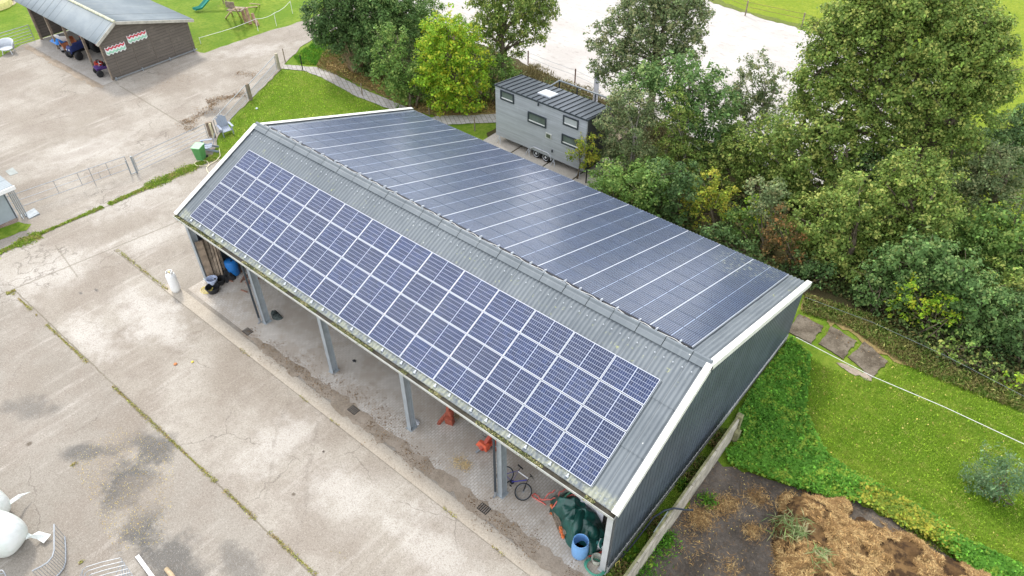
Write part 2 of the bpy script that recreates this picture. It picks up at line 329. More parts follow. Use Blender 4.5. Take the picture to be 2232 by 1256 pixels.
def m_leaf(name, c1, c2, c3, tip=.12, transl=.25):
    a = N(name); ri = a.n('ShaderNodeNewGeometry').outputs['Random Per Island']
    n1 = a.noise(.55, 3, .6); n2 = a.noise(1.7, 3, .6)
    f = a.math('ADD', a.math('MULTIPLY', a.ramp(n1, .3, .7), .5), a.math('MULTIPLY', ri, .5))
    c = a.mix(f, c1, c2); c = a.mix(a.ramp(a.math('ADD', n2, a.math('MULTIPLY', ri, .35)), .85-tip, .95-tip*.5, 0, 1.), c, c3)
    c = a.mix(a.math('GREATER_THAN', ri, .93), c, tuple(min(1, x*1.8) for x in c2))
    a.done(c, .6, spec=.22)
    tr = a.n('ShaderNodeBsdfTranslucent'); a.l(c, tr.inputs['Color']); ms = a.n('ShaderNodeMixShader'); ms.inputs[0].default_value = transl
    a.l(a.b.outputs[0], ms.inputs[1]); a.l(tr.outputs[0], ms.inputs[2]); a.l(ms.outputs[0], a.out.inputs['Surface']); return a.m
L_OAK = m_leaf('oak_leaf', (.125, .195, .042), (.215, .310, .062), (.44, .47, .12), .18, .32)
L_DARK = m_leaf('dark_leaf', (.055, .110, .034), (.095, .170, .048), (.18, .25, .08), .14, .2)
L_MAPLE = m_leaf('maple_leaf', (.10, .195, .045), (.175, .295, .062), (.34, .43, .11), .17, .32)
L_LIME = m_leaf('lime_leaf', (.19, .36, .028), (.30, .47, .035), (.55, .56, .05), .22, .4)
L_YEL = m_leaf('yellow_leaf', (.14, .24, .03), (.27, .34, .04), (.48, .44, .06), .28, .35)
L_GREY = m_leaf('greygreen_leaf', (.125, .180, .075), (.19, .25, .10), (.35, .35, .16), .2)
L_RUST = m_leaf('rust_leaf', (.13, .10, .035), (.20, .13, .045), (.32, .15, .05), .16)
L_BLUE = m_leaf('bluegreen_leaf', (.080, .158, .045), (.145, .250, .070), (.28, .37, .12), .15, .3)
L_WIL = m_leaf('willow_leaf', (.10, .19, .085), (.16, .25, .12), (.24, .31, .15), .14)
L_IVY = m_leaf('ivy_leaf', (.075, .22, .022), (.14, .33, .034), (.30, .42, .05), .16, .35)
L_GR = m_leaf('grass_blade', (.17, .33, .024), (.36, .50, .055), (.50, .50, .14), .12, .4)
L_FALL = m_leaf('fallen_leaf', (.30, .19, .05), (.45, .33, .09), (.62, .5, .15), .3, 0.)
L_STRAW = m_leaf('straw', (.17, .095, .036), (.34, .205, .078), (.56, .39, .17), .2, 0.)
L_REED = m_leaf('reed_grass', (.20, .17, .08), (.28, .25, .11), (.4, .33, .17), .2, .1)
M_BARK = plain('bark', (.16, .13, .09), .9, var=.4, scale=6); M_BARKL = plain('pale_bark', (.33, .30, .25), .9, var=.3, scale=6)
M_WOODG = plain('weathered_wood', (.25, .20, .15), .85, var=.35, scale=5, dirt=.3)
M_WOODL = plain('light_wood', (.45, .35, .22), .8, var=.25, scale=5)
M_GALV = plain('galvanised_steel', (.36, .38, .40), .42, .55, var=.12, scale=8)
M_GALVD = plain('dull_steel', (.30, .33, .35), .5, .3, var=.15, scale=8)
M_WHITE = plain('white_paint', (.78, .78, .76), .5, var=.05, dirt=.06)
M_BLACK = plain('black_plastic', (.018, .019, .022), .4, var=.3)
M_RUB = plain('rubber', (.025, .025, .026), .8, var=.2)
M_RED = plain('red_paint', (.42, .07, .04), .45, var=.15, dirt=.2); M_RUSTR = plain('rusty_red_paint', (.33, .085, .05), .6, var=.25, scale=7, dirt=.25)
M_BLUE = plain('navy_paint', (.035, .05, .16), .35, var=.15); M_BLUEB = plain('blue_plastic', (.02, .17, .50), .35, var=.1)
M_LBLUE = plain('light_blue_plastic', (.20, .42, .75), .4, var=.08, dirt=.06); M_ORANGE = plain('orange_web', (.60, .16, .05), .7, var=.15)
M_PINK = plain('faded_red_strap', (.62, .16, .13), .7, var=.2); M_TARP = plain('dark_green_tarp', (.014, .085, .068), .32, var=.3, scale=1.5, dirt=.1, spec=.6)
M_TEAL = plain('teal_plastic', (.03, .25, .19), .4, var=.1); M_GREENP = plain('green_bin_plastic', (.10, .30, .10), .45, var=.1)
M_LGRN = plain('pale_green_lid', (.30, .52, .30), .45, var=.08); M_HOSEG = plain('green_hose', (.08, .32, .22), .4, var=.1)
M_YELH = plain('yellow_hose', (.70, .58, .16), .5, var=.1); M_CREAMH = plain('cream_hose', (.72, .64, .46), .5, var=.08); M_ROPE = plain('white_rope', (.78, .77, .74), .8, var=.1)
M_CHAIR = plain('bluish_grey_paint', (.30, .34, .42), .55, var=.08); M_LGREY = plain('light_grey_plastic', (.52, .55, .58), .5, var=.06)
M_CONW = plain('weathered_concrete', (.42, .385, .31), .9, var=.25, scale=2.5, dirt=.45); M_MOSSC = plain('mossy_concrete', (.22, .215, .11), .95, var=.4, scale=4, dirt=.5)
# ------------------------------------------------------------------ ground
tag(MB().add([(-400, -300, -.02), (400, -300, -.02), (400, 600, -.02), (-400, 600, -.02)], [(0, 1, 2, 3)]).build('ground', M_GRASS), kind='structure')
Pg = lambda *a: [G2(*p) for p in a]
field = [(-60, 46), (4, 45.6)]+Pg((1780, 73))+[(19.3, 44.2), (18.6, 24), (60, 24), (220, 30), (220, 400), (-60, 400)]
sheet('field', field, .0, M_FIELD)
yard = [(-80, -60), (21.8, -60), (21.8, -5.3), (20.7, -5.3), (-3.7, -5.3), (-3.7, 1.0), (-11, 3.2)]+Pg((462, 345), (475, 300), (505, 258), (548, 216), (612, 152), (622, 138), (638, 122), (662, 98), (700, 76), (790, 45), (860, 10), (860, -60), (790, -40), (735, 15), (672, 43), (600, 64), (520, 90), (446, 116))+[(-28.3, 10.3), (-40.5, 10.0), (-40.6, 3.3), (-40.8, 1.9), (-39.6, -.3), (-44, -3), (-80, -8)]
sheet('concrete_yard', yard, .012, M_YARD, amp=.05, step=.5)
sheet('barn_floor_pavers', [(-3.9, -6.05), (20.9, -6.05), (20.9, -2.9), (-3.9, -2.9)], .030, M_PAVE)
sheet('barn_floor_gravel', [(-3.9, -2.9), (20.85, -2.9), (20.85, 9.8), (-3.9, 9.8)], .032, M_GRAVEL)
sheet('damp_strip', jag([(0.5, -6.2), (20.6, -6.25), (20.6, -5.65), (14, -5.6), (6, -5.7), (2, -5.9)], .08, .3, 3), .036, M_DAMP)
sheet('drain_strip', [(-5.0, -6.83), (20.9, -6.83), (20.9, -6.24), (-5.0, -6.24)], .022, M_STRIP)
sheet('arena_sand', [(-34, 27)]+Pg((1130, 130))+[(-6.4, 24.9), (0, 24.2), (8.2, 23.5), (18.6, 23.0), (19.2, 44.1)]+Pg((1780, 70), (1560, 3))+[(-34, 47)], .012, M_SAND, amp=.15, step=.8)
sheet('leaf_litter_ground', Pg((704, 118), (695, 140), (735, 160), (800, 190), (905, 238), (950, 254), (1085, 252))+[(-1.5, 14.4), (5, 12.6), (12, 12.0), (18.8, 12.0)]+Pg((1745, 640), (1800, 660), (1860, 690), (1930, 760), (1990, 790), (2080, 820), (2180, 850), (2400, 960))+[(48, 22), (18.6, 23.1), (8, 23.5), (-6, 25), (-20, 29.5), (-27, 26)], .006, M_LITTER, amp=.15, step=.5)
sheet('dry_grass_verge', Pg((690, 128), (700, 150), (760, 174), (820, 202), (905, 240), (950, 255), (1084, 252), (1084, 235), (1000, 240), (900, 215), (830, 185), (800, 130), (740, 95)), .014, M_DRYGR, amp=.14, step=.3)
sheet('dry_grass_verge', Pg((1755, 645), (1790, 650), (1880, 690), (1960, 740), (2000, 800), (1950, 790), (1850, 720), (1745, 675)), .014, M_DRYGR, amp=.14, step=.3, seed=3)
sheet('paved_path', jag(Pg((614, 150), (616, 141), (692, 147), (722, 158), (790, 194), (905, 241), (950, 262), (920, 270), (870, 246), (780, 212), (706, 172), (664, 155)), .02, .3), .020, M_PATH)
sheet('paved_path', jag(Pg((950, 254), (1090, 249), (1090, 267), (965, 273), (930, 262)), .02, .3), .026, M_PATH2)
M_PAD = m_gran('pad_concrete', (.44, .40, .34), (.50, .46, .40), dk=.3); M_SLABD = m_gran('old_slab', (.085, .068, .048), (.20, .17, .13), (.04, .03, .022), .6, 5)
pad = MB()
for x0, x1 in ((-2.0, .35), (.45, 2.9), (3.0, 5.2), (5.3, 7.0)): pad.prism([(x0, 13.9), (x1, 13.9), (x1, 17.9), (x0, 17.9)], 0, .03)
tag(pad.build('concrete_pad', M_PAD), kind='structure')
st = MB()
for pl in [((1712, 722), (1742, 686), (1794, 712), (1768, 750)), ((1784, 750), (1812, 712), (1866, 744), (1838, 784)), ((1848, 778), (1884, 746), (1934, 788), (1900, 826))]:
    st.prism(jag(Pg(*pl), .03, .2, 5), 0, .035)
tag(st.build('slab_path', M_SLABD), kind='structure')
sheet('bare_earth_patch', jag(Pg((1822, 790), (1846, 795), (1900, 822), (1898, 830), (1850, 812)), .05, .2), .012, M_DAMP)
sheet('manure_slab', [(21.9, -12)]+Pg((1560, 1000), (1600, 1015), (1660, 1040), (1720, 1062), (1790, 1075), (1900, 1110), (2050, 1200), (2120, 1260))+[(31, -12)], .016, M_DIRT, amp=.14, step=.3)
sheet('brick_paving', Pg((-60, 560), (0, 482), (32, 476), (42, 480), (-10, 520)), .024, M_BRICKR)
sheet('grass_bank', Pg((-40, 556), (0, 500), (40, 484), (68, 490), (58, 503), (0, 524)), .028, M_GRASS, amp=.08, step=.3)
sheet('path_sand', Pg((-80, -20), (-40, 18), (0, 22), (32, 10), (60, -20)), .010, M_STRIP)
# weeds in the joints and grass strip between the slabs: uncountable
def band(A, B, n, wd, clump=.5, seed=0, zc=.02, thr=.5):
    A, B = np.array(A[:2]), np.array(B[:2]); d = B-A; L = np.linalg.norm(d); t = RNG.random(n*6); wob_ = vnoise(t*L, t*0, .7, seed+20); nn = vnoise(t*L, t*0, 1.1, seed)+.3*vnoise(t*L, t*0, 4, seed)
    t = t[nn > thr][:n]; nn = np.ones(len(t)); off = RNG.normal(size=len(t))*wd*(.35+1.5*vnoise(t*L, t*0, 1.9, seed+2)); p = np.array([-d[1], d[0]])/L
    X = A+t[:, None]*d+off[:, None]*p; return np.c_[X, np.full(len(X), zc)+RNG.random(len(X))*.05]
Wd = [band(G2(20, 632), G2(690, 1256), 3600, .035, thr=.42), band(G2(255, 545), G2(370, 636), 600, .04, thr=.35, seed=4), band((-4, -6.83), (20, -6.83), 300, .03, thr=.85, seed=5),
      band(G2(0, 648), G2(34, 634), 400, .05, thr=.2), band(G2(820, 1256), G2(690, 1180), 5, .05), band(G2(160, 1010), G2(163, 1015), 60, .05, thr=0), band(G2(176, 1224), G2(179, 1228), 60, .05, thr=0)]
Wd = np.vstack(Wd)
tag(cards('joint_weeds', Wd, np.c_[RNG.normal(size=(len(Wd), 2)), RNG.random(len(Wd))+.2], .03+.05*RNG.random(len(Wd)), m_leaf('joint_weed_leaf', (.26, .28, .07), (.36, .37, .10), (.42, .32, .14), .3, .1)), 'yellow green weeds and moss growing in the slab joints', 'weeds', kind='stuff')
Wg = np.vstack([band(G2(85, 512), G2(225, 452), 2200, .06, thr=.15, seed=8), band(G2(225, 452), G2(330, 405), 2000, .06, thr=.3, seed=7), band(G2(320, 409), G2(470, 343), 6500, .14, thr=.1, seed=7), band(G2(-10, 556), G2(88, 512), 3200, .14, thr=.15, seed=9)])
tag(cards('joint_grass', Wg, np.c_[RNG.normal(size=(len(Wg), 2)), RNG.random(len(Wg))+.2], .05+.07*RNG.random(len(Wg)), m_leaf('joint_grass_leaf', (.16, .27, .03), (.28, .38, .05), (.42, .36, .13), .2, .3)), 'green grass strip between the concrete slabs left of the barn', 'grass', kind='stuff')
def tufts(name, poly, n, smin, smax, m, label, cat, thr=0., ns=.6, up=.35, seed=0, zmax=.06, asp=.3):
    X = rand_in(poly, n); k = vnoise(X[:, 0], X[:, 1], ns, seed) >= thr; X = X[k]; n = len(X)
    S = smin+(smax-smin)*RNG.random(n); C = np.c_[X, .02+RNG.random(n)*zmax]
    nm = np.c_[RNG.normal(size=(n, 2)), np.full(n, up)]
    dv = np.c_[RNG.normal(size=(n, 2))*.5, np.ones(n)]
    return tag(cards(name, C, nm, S, m, asp=asp, dirv=dv), label, cat, kind='stuff')
lawnL = Pg((470, 330), (512, 262), (556, 214), (614, 155), (664, 158), (706, 176), (780, 216), (860, 246), (890, 262))+[(-11, 10), (-11, 3.4)]
lawnR = Pg((1700, 800), (1745, 760), (1800, 800), (1905, 832), (1945, 790), (1990, 800), (2090, 840), (2240, 910), (2400, 1000), (2300, 1300), (2150, 1256), (2000, 1180), (1850, 1060), (1760, 1010), (1750, 900))
tufts('lawn_grass_blades', lawnL, 26000, .06, .13, L_GR, 'short bright grass blades of the lawn left of the barn roof', 'grass')
tufts('lawn_grass_blades', lawnR, 45000, .06, .13, L_GR, 'short green grass blades on the lawn right of the barn', 'grass', seed=2)
tufts('verge_grass_blades', Pg((640, 125), (705, 78), (760, 60), (790, 120), (700, 128), (690, 143), (650, 138)), 9000, .1, .28, L_IVY, 'rough grass on the verge beside the lane', 'grass')
# ivy and nettle ground cover beside the barn
ivy = Pg((1722, 745), (1762, 780), (1756, 850), (1752, 910), (1775, 960), (1800, 1000), (1860, 1035), (1930, 1075), (2010, 1120), (2100, 1185), (2232, 1240), (2232, 1300), (2120, 1260), (2060, 1200), (1900, 1110), (1840, 1090), (1790, 1080), (1700, 1060), (1650, 1035), (1590, 1012), (1585, 990), (1625, 950), (1600, 925), (1650, 840))
n = 52000; X = rand_in(ivy, n); hh = .08+.30*vnoise(X[:, 0], X[:, 1], 1.1, 3)+.15*vnoise(X[:, 0], X[:, 1], 3.5, 4)
C = np.c_[X+RNG.normal(size=(n, 2))*.05, hh*(.35+.65*RNG.random(n)**.5)]
yl = np.array(G2(1960, 1130)); isy = (np.hypot((X[:, 0]-yl[0])/2.0, (X[:, 1]-yl[1])/1.0)+.4*RNG.random(n)) < 1
up = np.c_[RNG.normal(size=(n, 2))*.6, np.ones(n)]; SS = .07+.09*RNG.random(n)
tag(cards('ground_cover', C[~isy], up[~isy], SS[~isy], L_IVY, asp=.8), 'leafy green ground cover between barn wall and lawn', 'ground cover', kind='stuff')
tag(cards('ground_cover', C[isy], up[isy], SS[isy], L_YEL, asp=.8), 'yellowing leafy ground cover behind the straw heap', 'ground cover', kind='stuff')
# long grass strip behind the tiny house and dead stalks
X = rand_in([(-8, 18.2), (1, 18.6), (9, 18.0), (12, 22.6), (0, 24.0), (-6.2, 24.6), (-9, 22)], 26000); n = len(X)
tag(cards('reed_grass', np.c_[X, RNG.random(n)*.9*(.3+.9*vnoise(X[:, 0], X[:, 1], .9, 6))], np.c_[RNG.normal(size=(n, 2)), np.full(n, .3)], .18+.25*RNG.random(n), L_REED, asp=.16, dirv=np.c_[RNG.normal(size=(n, 2))*.35, np.ones(n)]), 'tall dry reedy grass between tiny house and sand arena', 'grass', kind='stuff')
X = rand_in(Pg((704, 118), (690, 150), (760, 174), (905, 240), (950, 250), (1084, 246), (1084, 215), (900, 190), (800, 120), (740, 95)), 15000); n = len(X)
tag(cards('dry_verge_stalks', np.c_[X, RNG.random(n)*.25*(.2+1.2*vnoise(X[:, 0], X[:, 1], .8, 2))], np.c_[RNG.normal(size=(n, 2)), np.full(n, .6)], .1+.16*RNG.random(n), m_leaf('dry_stalk', (.27, .17, .07), (.36, .25, .10), (.20, .24, .05), .25, 0), asp=.2), 'brown dry grass stalks and bracken beside the paved path', 'grass', kind='stuff')
X = rand_in(Pg((1755, 645), (1900, 690), (1980, 740), (2090, 810), (2232, 850), (2232, 900), (2100, 850), (1990, 805), (1930, 770), (1850, 715), (1745, 680)), 15000); n = len(X)
tag(cards('dry_verge_stalks', np.c_[X, RNG.random(n)*.25], np.c_[RNG.normal(size=(n, 2)), np.full(n, .6)], .08+.15*RNG.random(n), m_leaf('dry_stalk_green', (.20, .16, .06), (.24, .24, .07), (.12, .20, .03), .3, 0), asp=.2), 'dull dry grass along the foot of the wood behind the barn', 'grass', kind='stuff')
ug = Pg((720, 105), (800, 165), (905, 215), (1084, 225))+[(-1.5, 18.5), (7.2, 18.0), (7.4, 13.2), (12, 12.6), (18.8, 12.6)]+Pg((1760, 625), (1860, 660), (1950, 735), (2030, 790), (2130, 820), (2400, 930))+[(46, 22), (18.6, 23.1), (8, 22.5), (-6, 23.0), (-18, 25)]
X = rand_in(ug, 90000); n = len(X); k = vnoise(X[:, 0], X[:, 1], .7, 31) > .30; X = X[k]; n = len(X)
tag(cards('undergrowth', np.c_[X, RNG.random(n)**1.5*1.0*(.15+vnoise(X[:, 0], X[:, 1], .9, 32))], np.c_[RNG.normal(size=(n, 2))*.6, np.ones(n)], .10+.14*RNG.random(n), m_leaf('undergrowth_leaf', (.05, .085, .025), (.09, .14, .035), (.20, .17, .06), .2), asp=.6), 'shaded leafy undergrowth on the floor of the wood', 'undergrowth', kind='stuff')
# fallen leaves
def fallen(poly, n, s0, s1, lab, z=.05, m=L_FALL):
    X = rand_in(poly, n); tag(cards('fallen_leaves', np.c_[X, np.full(n, z)], np.c_[RNG.normal(size=(n, 2))*.3, np.ones(n)], s0+(s1-s0)*RNG.random(n), m, asp=.8), lab, 'leaves', kind='stuff')
fallen(lawnR, 230, .03, .08, 'pale fallen leaves scattered on the right lawn', .12)
fallen(lawnL, 160, .03, .07, 'pale fallen leaves scattered on the left lawn', .12)
fallen(Pg((150, 1000), (260, 930), (380, 970), (380, 1080), (360, 1180), (250, 1210), (200, 1100)), 1500, .015, .04, 'tiny pale leaves on the dark damp patches of the yard', .02)
fallen(Pg((704, 140), (800, 165), (905, 215), (1084, 235), (1084, 250), (950, 252), (760, 174)), 700, .06, .13, 'orange fallen leaves on the verge beside the paved path', .15)
fallen(Pg((1560, 1000), (1680, 1050), (1720, 1256), (1400, 1256)), 110, .03, .06, 'yellow fallen leaves on the dark manure slab', .03)
L_DEB = m_leaf('brown_debris', (.11, .06, .025), (.18, .11, .05), (.30, .20, .10), .2, 0)
fallen(Pg((1745, 640), (1900, 690), (2000, 800), (1930, 800), (1740, 700)), 260, .04, .09, 'brown fallen leaves around the old slabs', .06, L_DEB)
X = np.vstack([band(G2(400, 275), G2(470, 225), 900, .35, thr=.3), band(G2(430, 228), G2(535, 205), 1300, .28, thr=.3, seed=3), band(G2(400, 262), G2(420, 285), 500, .3, thr=.1, seed=5), band(G2(515, 160), G2(560, 165), 350, .3, thr=.3, seed=6), band(G2(330, 200), G2(420, 150), 120, .9, thr=.3, seed=8)])
tag(cards('leaf_debris', X, np.c_[RNG.normal(size=(len(X), 2))*.4, np.ones(len(X))], .03+.06*RNG.random(len(X)), L_DEB, asp=.6), 'brown trodden leaf debris on the concrete by the mesh gate', 'leaf debris', kind='stuff')
X = np.vstack([band((1, -5.9), (20.5, -5.9), 2500, .25, thr=.55, seed=13), band((4, -5.3), (12, -5.3), 900, .4, thr=.6, seed=14)])
tag(cards('leaf_debris', X, np.c_[RNG.normal(size=(len(X), 2))*.3, np.ones(len(X))], .02+.05*RNG.random(len(X)), L_DEB, asp=.6), 'fine dirt and crumbled leaves along the barn front drain', 'leaf debris', kind='stuff')
# ------------------------------------------------------------------ the barn
ZR, A1, A2, L1, L2, XL, XR = 6.627, .445, .313, 5.753, 10.88, -4.134, 21.032
def FS(x, s, h=0.): return (x, -s*math.cos(A1)-h*math.sin(A1), ZR-s*math.sin(A1)+h*math.cos(A1))
def BS(x, s, h=0.): return (x, s*math.cos(A2)+h*math.sin(A2), ZR-s*math.sin(A2)+h*math.cos(A2))
def m_roof():
    a = N('corrugated_fibre_cement'); W = a.co('World'); xyz = a.sep(W); n1 = a.noise(.6, 5, .6)
    c = a.mix(a.ramp(n1, .35, .65), (.130, .150, .165), (.162, .183, .198))
    c = a.mix(a.ramp(a.noise(1., 5, .7, a.mapping(W, scale=(7, .8, .8))), .5, .72, 0, .3), c, (.26, .285, .29))
    # joints between sheets, one about every metre
    fr = a.math('ABSOLUTE', a.math('SUBTRACT', a.math('FRACT', a.math('DIVIDE', a.math('ADD', xyz[0], 4.13), 1.062)), .5))
    c = a.mix(a.ramp(fr, .486, .498, 0, .7), c, (.05, .06, .065))
    # algae near the ridge, at the rear corner and lichen dots
    g = a.math('MULTIPLY', a.ramp(a.noise(2.2, 6, .75), .58, .7), a.blob(20.2, 8, 1.1, 4, 0, .8)); c = a.mix(a.math('MULTIPLY', g, .8), c, (.40, .42, .12))
    g = a.math('MULTIPLY', a.ramp(a.noise(4, 6, .8), .6, .66), a.ramp(a.math('ABSOLUTE', a.math('ADD', xyz[1], .75)), .4, .1)); c = a.mix(a.math('MULTIPLY', g, .8), c, (.50, .52, .22))
    vo = a.n('ShaderNodeTexVoronoi'); a.l(W, vo.inputs['Vector']); vo.inputs['Scale'].default_value = 1.6
    c = a.mix(a.ramp(vo.outputs['Distance'], .055, .03, 0, .8), c, (.62, .63, .60))
    g = a.math('MULTIPLY', a.ramp(a.math('ABSOLUTE', a.math('ADD', xyz[1], 5.05)), .38, .1), a.ramp(a.noise(3, 5, .7), .4, .6)); c = a.mix(a.math('MULTIPLY', g, .7), c, (.36, .37, .27))
    c = a.mix(a.n('ShaderNodeNewGeometry').outputs['Backfacing'], c, (.55, .55, .54)) if 0 else c
    return a.done(c, .55, spec=.35)
M_ROOF = m_roof(); M_WALLD = plain('dark_grey_cladding', (.090, .110, .132), .42, .0, var=.16, scale=.8, spec=.5); M_POST = plain('grey_blue_steel_paint', (.33, .365, .385), .45, .1, var=.10)
M_TRIM = plain('white_verge_trim', (.76, .75, .70), .5, var=.07, scale=1.5, dirt=.22); M_PLINTH = plain('plinth_concrete', (.50, .50, .48), .9, var=.15, dirt=.2)
barn = thing('open_barn', 'long open-fronted grey barn with corrugated roof and white verge trims', 'barn', (8.5, 2.5, 0))
PIT_, AMP = .177, .024
def corr(fn, x0, x1, rows, L, name):
    b = MB(); nx = int((x1-x0)/PIT_*6)
    for k in range(rows):
        s0 = L*k/rows-(0 if k == 0 else .12); s1 = L*(k+1)/rows; lift0, lift1 = 0., (.020 if k < rows-1 else .0)
        def f(u, v, s0=s0, s1=s1):
            x = x0+(x1-x0)*u; return fn(x, s0+(s1-s0)*v, AMP*math.sin(2*math.pi*(x-x0)/PIT_)-.065+.022*v)
        b.grid(f, nx, 3)
    o = b.build(name, M_ROOF, barn, smooth=True); return o
corr(FS, XL+.02, XR-.02, 3, L1, 'front_roof_slope'); corr(BS, XL+.02, XR-.02, 5, L2, 'rear_roof_slope')
# ridge capping: pieces about a metre long, with a roll on the far side
b = MB(); x = XL+.02
while x < XR-.05:
    x1 = min(x+1.05, XR-.02); e = .012*(int(x*10) % 2)
    pr = [Vector(FS(0, .20, .0))-Vector((0, 0, 0)), Vector(FS(0, .02, .03)), Vector(BS(0, .02, .03)), Vector(BS(0, .05, .13)), Vector(BS(0, .13, .15)), Vector(BS(0, .20, .11)), Vector(BS(0, .22, .03)), Vector(BS(0, .38, .0)), Vector(BS(0, .38, -.03)), Vector(FS(0, 0, -.05)), Vector(FS(0, .20, -.03))]
    b.extr([(p.x, p.y, p.z+e) for p in pr], (x, 0, 0), (x1-.015, 0, 0)); x += 1.062
b.build('ridge_cap', M_ROOF, barn)
b = MB()
for i in range(int((XR-XL)/.354)): b.lathe(FS(XL+.3+i*.354, .50, -.02), [(.028, 0), (.02, .03), (.0, .04)], 6)
b.build('roof_screws', M_LGREY, barn)['kind'] = 'stuff'
# white verge trims on both gables
def trim(side, fn, L, nm):
    x = XR if side > 0 else XL; b = MB(); w0 = .23
    xo = x+side*.05; xi = x-side*w0+side*.05
    pts = [(xi, 0.02), (xi, .05), (xo, .05), (xo, -.19), (xo-side*.03, -.19), (xo-side*.03, .02)]
    vs0 = [fn(px, -.02 if fn is BS else -.02, h) for px, h in pts]; vs1 = [fn(px, L+.04, h) for px, h in pts]; n = len(pts)
    b.add(vs0+vs1, [tuple(range(n))[::-1], tuple(range(n, 2*n))]+[(i, (i+1) % n, n+(i+1) % n, n+i) for i in range(n)])
    b.build('verge_trim', M_TRIM, barn)
for sd_ in (-1, 1):
    trim(sd_, FS, L1, 'f'); trim(sd_, BS, L2, 'b')
# gable walls: vertical corrugated cladding under the roof line
def gable(x, name, out, inner=False):
    b = MB(); y0, y1 = -4.98, 9.95; n = int((y1-y0)/.25)*8; vs = []; fs = []
    for i in range(n+1):
        y = y0+(y1-y0)*i/n; zt = (ZR+y*math.tan(A1) if y < 0 else ZR-y*math.tan(A2))-.10
        xx = x+(.0, .0, .0, .0, .0, -.045, -.05, -.0)[i % 8]
        vs += [(xx, y, .32), (xx, y, zt)]
    fs = [(2*i, 2*i+2, 2*i+3, 2*i+1) for i in range(n)]
    b.add(vs, fs); o = b.build(name, M_WALLD, barn); m = o.modifiers.new('thick', 'SOLIDIFY'); m.thickness = .02; m.offset = 0
gable(20.95, 'gable_wall', 1); gable(-3.98, 'gable_wall', -1)
b = MB(); b.box((20.90, 2.45, .15), (.16, 14.9, .36)); b.box((-3.93, 2.45, .15), (.16, 14.9, .36)); b.box((8.5, 9.93, .25), (24.7, .16, .6))
b.build('plinth', M_PLINTH, barn)
b = MB(); zt = ZR-9.98*math.tan(A2)-.12
for i in range(int(24.8/.1)): b.box((-3.9+.1*i+.05, 9.97, (zt+.55)/2), (.07, .03+.03*(i % 2), zt-.55))
b.build('rear_wall', M_WALLD, barn)
# steel columns (H section) and eaves beam
PX = [-3.80+4.962*k for k in range(5)]+[20.78]
for k, x in enumerate(PX):
    b = MB(); h = ZR-4.95*math.tan(A1)-.22
    for s in (-1, 1): b.box((x, -4.93+s*.14, h/2), (.22, .022, h))
    b.box((x, -4.93, h/2), (.016, .26, h)); b.box((x, -4.93, .025), (.34, .40, .03))
    b.build('column', M_POST if k < 5 else plain('pale_corner_post', (.52, .53, .53), .5, var=.08), barn)
b = MB(); b.box((8.5, -4.93, ZR-4.95*math.tan(A1)-.16), (24.8, .16, .14))
for yy in (-3.6, -2.2, -.9): b.box((8.5, yy, ZR+yy*math.tan(A1)-.21), (24.8, .07, .16))
for yy in (1, 2.6, 4.2, 5.8, 7.4, 9): b.box((8.5, yy, ZR-yy*math.tan(A2)-.21), (24.8, .07, .16))
b.build('roof_beams', M_POST, barn)
for x in PX[1:5]:
    b = MB(); b.bar((x, -4.7, ZR-4.8*math.tan(A1)-.5), (x, 0, ZR-.45), .14, .26); b.bar((x, 0, ZR-.45), (x, 9.8, ZR-9.8*math.tan(A2)-.45), .14, .26); b.box((x, 9.75, 1.6), (.16, .2, 3.2))
    b.build('rafter', M_POST, barn)
# gutter with moss, downpipes
b = MB(); y0 = -L1*math.cos(A1); z0 = ZR-L1*math.sin(A1); GX0, GX1 = XL+.02, XR-.02
pr = [(0, y0+.04, z0-.07), (0, y0+.03, z0-.20), (0, y0-.13, z0-.20), (0, y0-.16, z0-.055), (0, y0-.175, z0-.055), (0, y0-.15, z0-.22), (0, y0+.05, z0-.22), (0, y0+.055, z0-.07)]
b.extr(pr, (GX0, 0, 0), (GX1, 0, 0)); gut = b.build('gutter', plain('pale_gutter', (.52, .53, .50), .5, var=.12, dirt=.25), barn)
b = MB(); b.box(((GX0+GX1)/2, y0-.06, z0-.135), (GX1-GX0-.05, .15, .08)); b.build('gutter_silt', plain('gutter_silt_soil', (.045, .04, .028), .9, var=.4), gut)
n = 9000; gx = GX0+RNG.random(n)*(GX1-GX0); kk = vnoise(gx, gx*0, 1.3, 3)*.6+vnoise(gx, gx*0, .35, 6)*.7
keep = (kk > .62); gx = gx[keep]; n = len(gx)
o = cards('gutter_moss', np.c_[gx, y0-.07+RNG.normal(size=n)*.05, z0-.09+RNG.random(n)*.035], np.c_[RNG.normal(size=(n, 2))*.6, np.ones(n)], .02+.05*RNG.random(n), m_leaf('moss_leaf', (.055, .065, .025), (.11, .13, .04), (.40, .36, .18), .22, 0), asp=.8, parent=gut); o['kind'] = 'stuff'
for k in (1, 4):
    b = MB(); x = PX[k]-.14-.05*(k == 1); b.tube([(x, y0-.06, z0-.2), (x, y0-.02, z0-.35), (x, -5.18, z0-.55), (x, -5.18, .35)], .05, 10); b.cur = 1; b.tube([(x, -5.18, .36), (x, -5.18, .06), (x-.02, -5.3, .02)], .058, 10)
    for z in (1.2, 2.2, 3.2): b.tube([(x-.07, -5.18, z), (x+.12, -5.12, z)], .012, 5)
    b.build('downpipe', [plain('anthracite_pipe', (.045, .055, .065), .45, var=.15), M_GALV], barn)
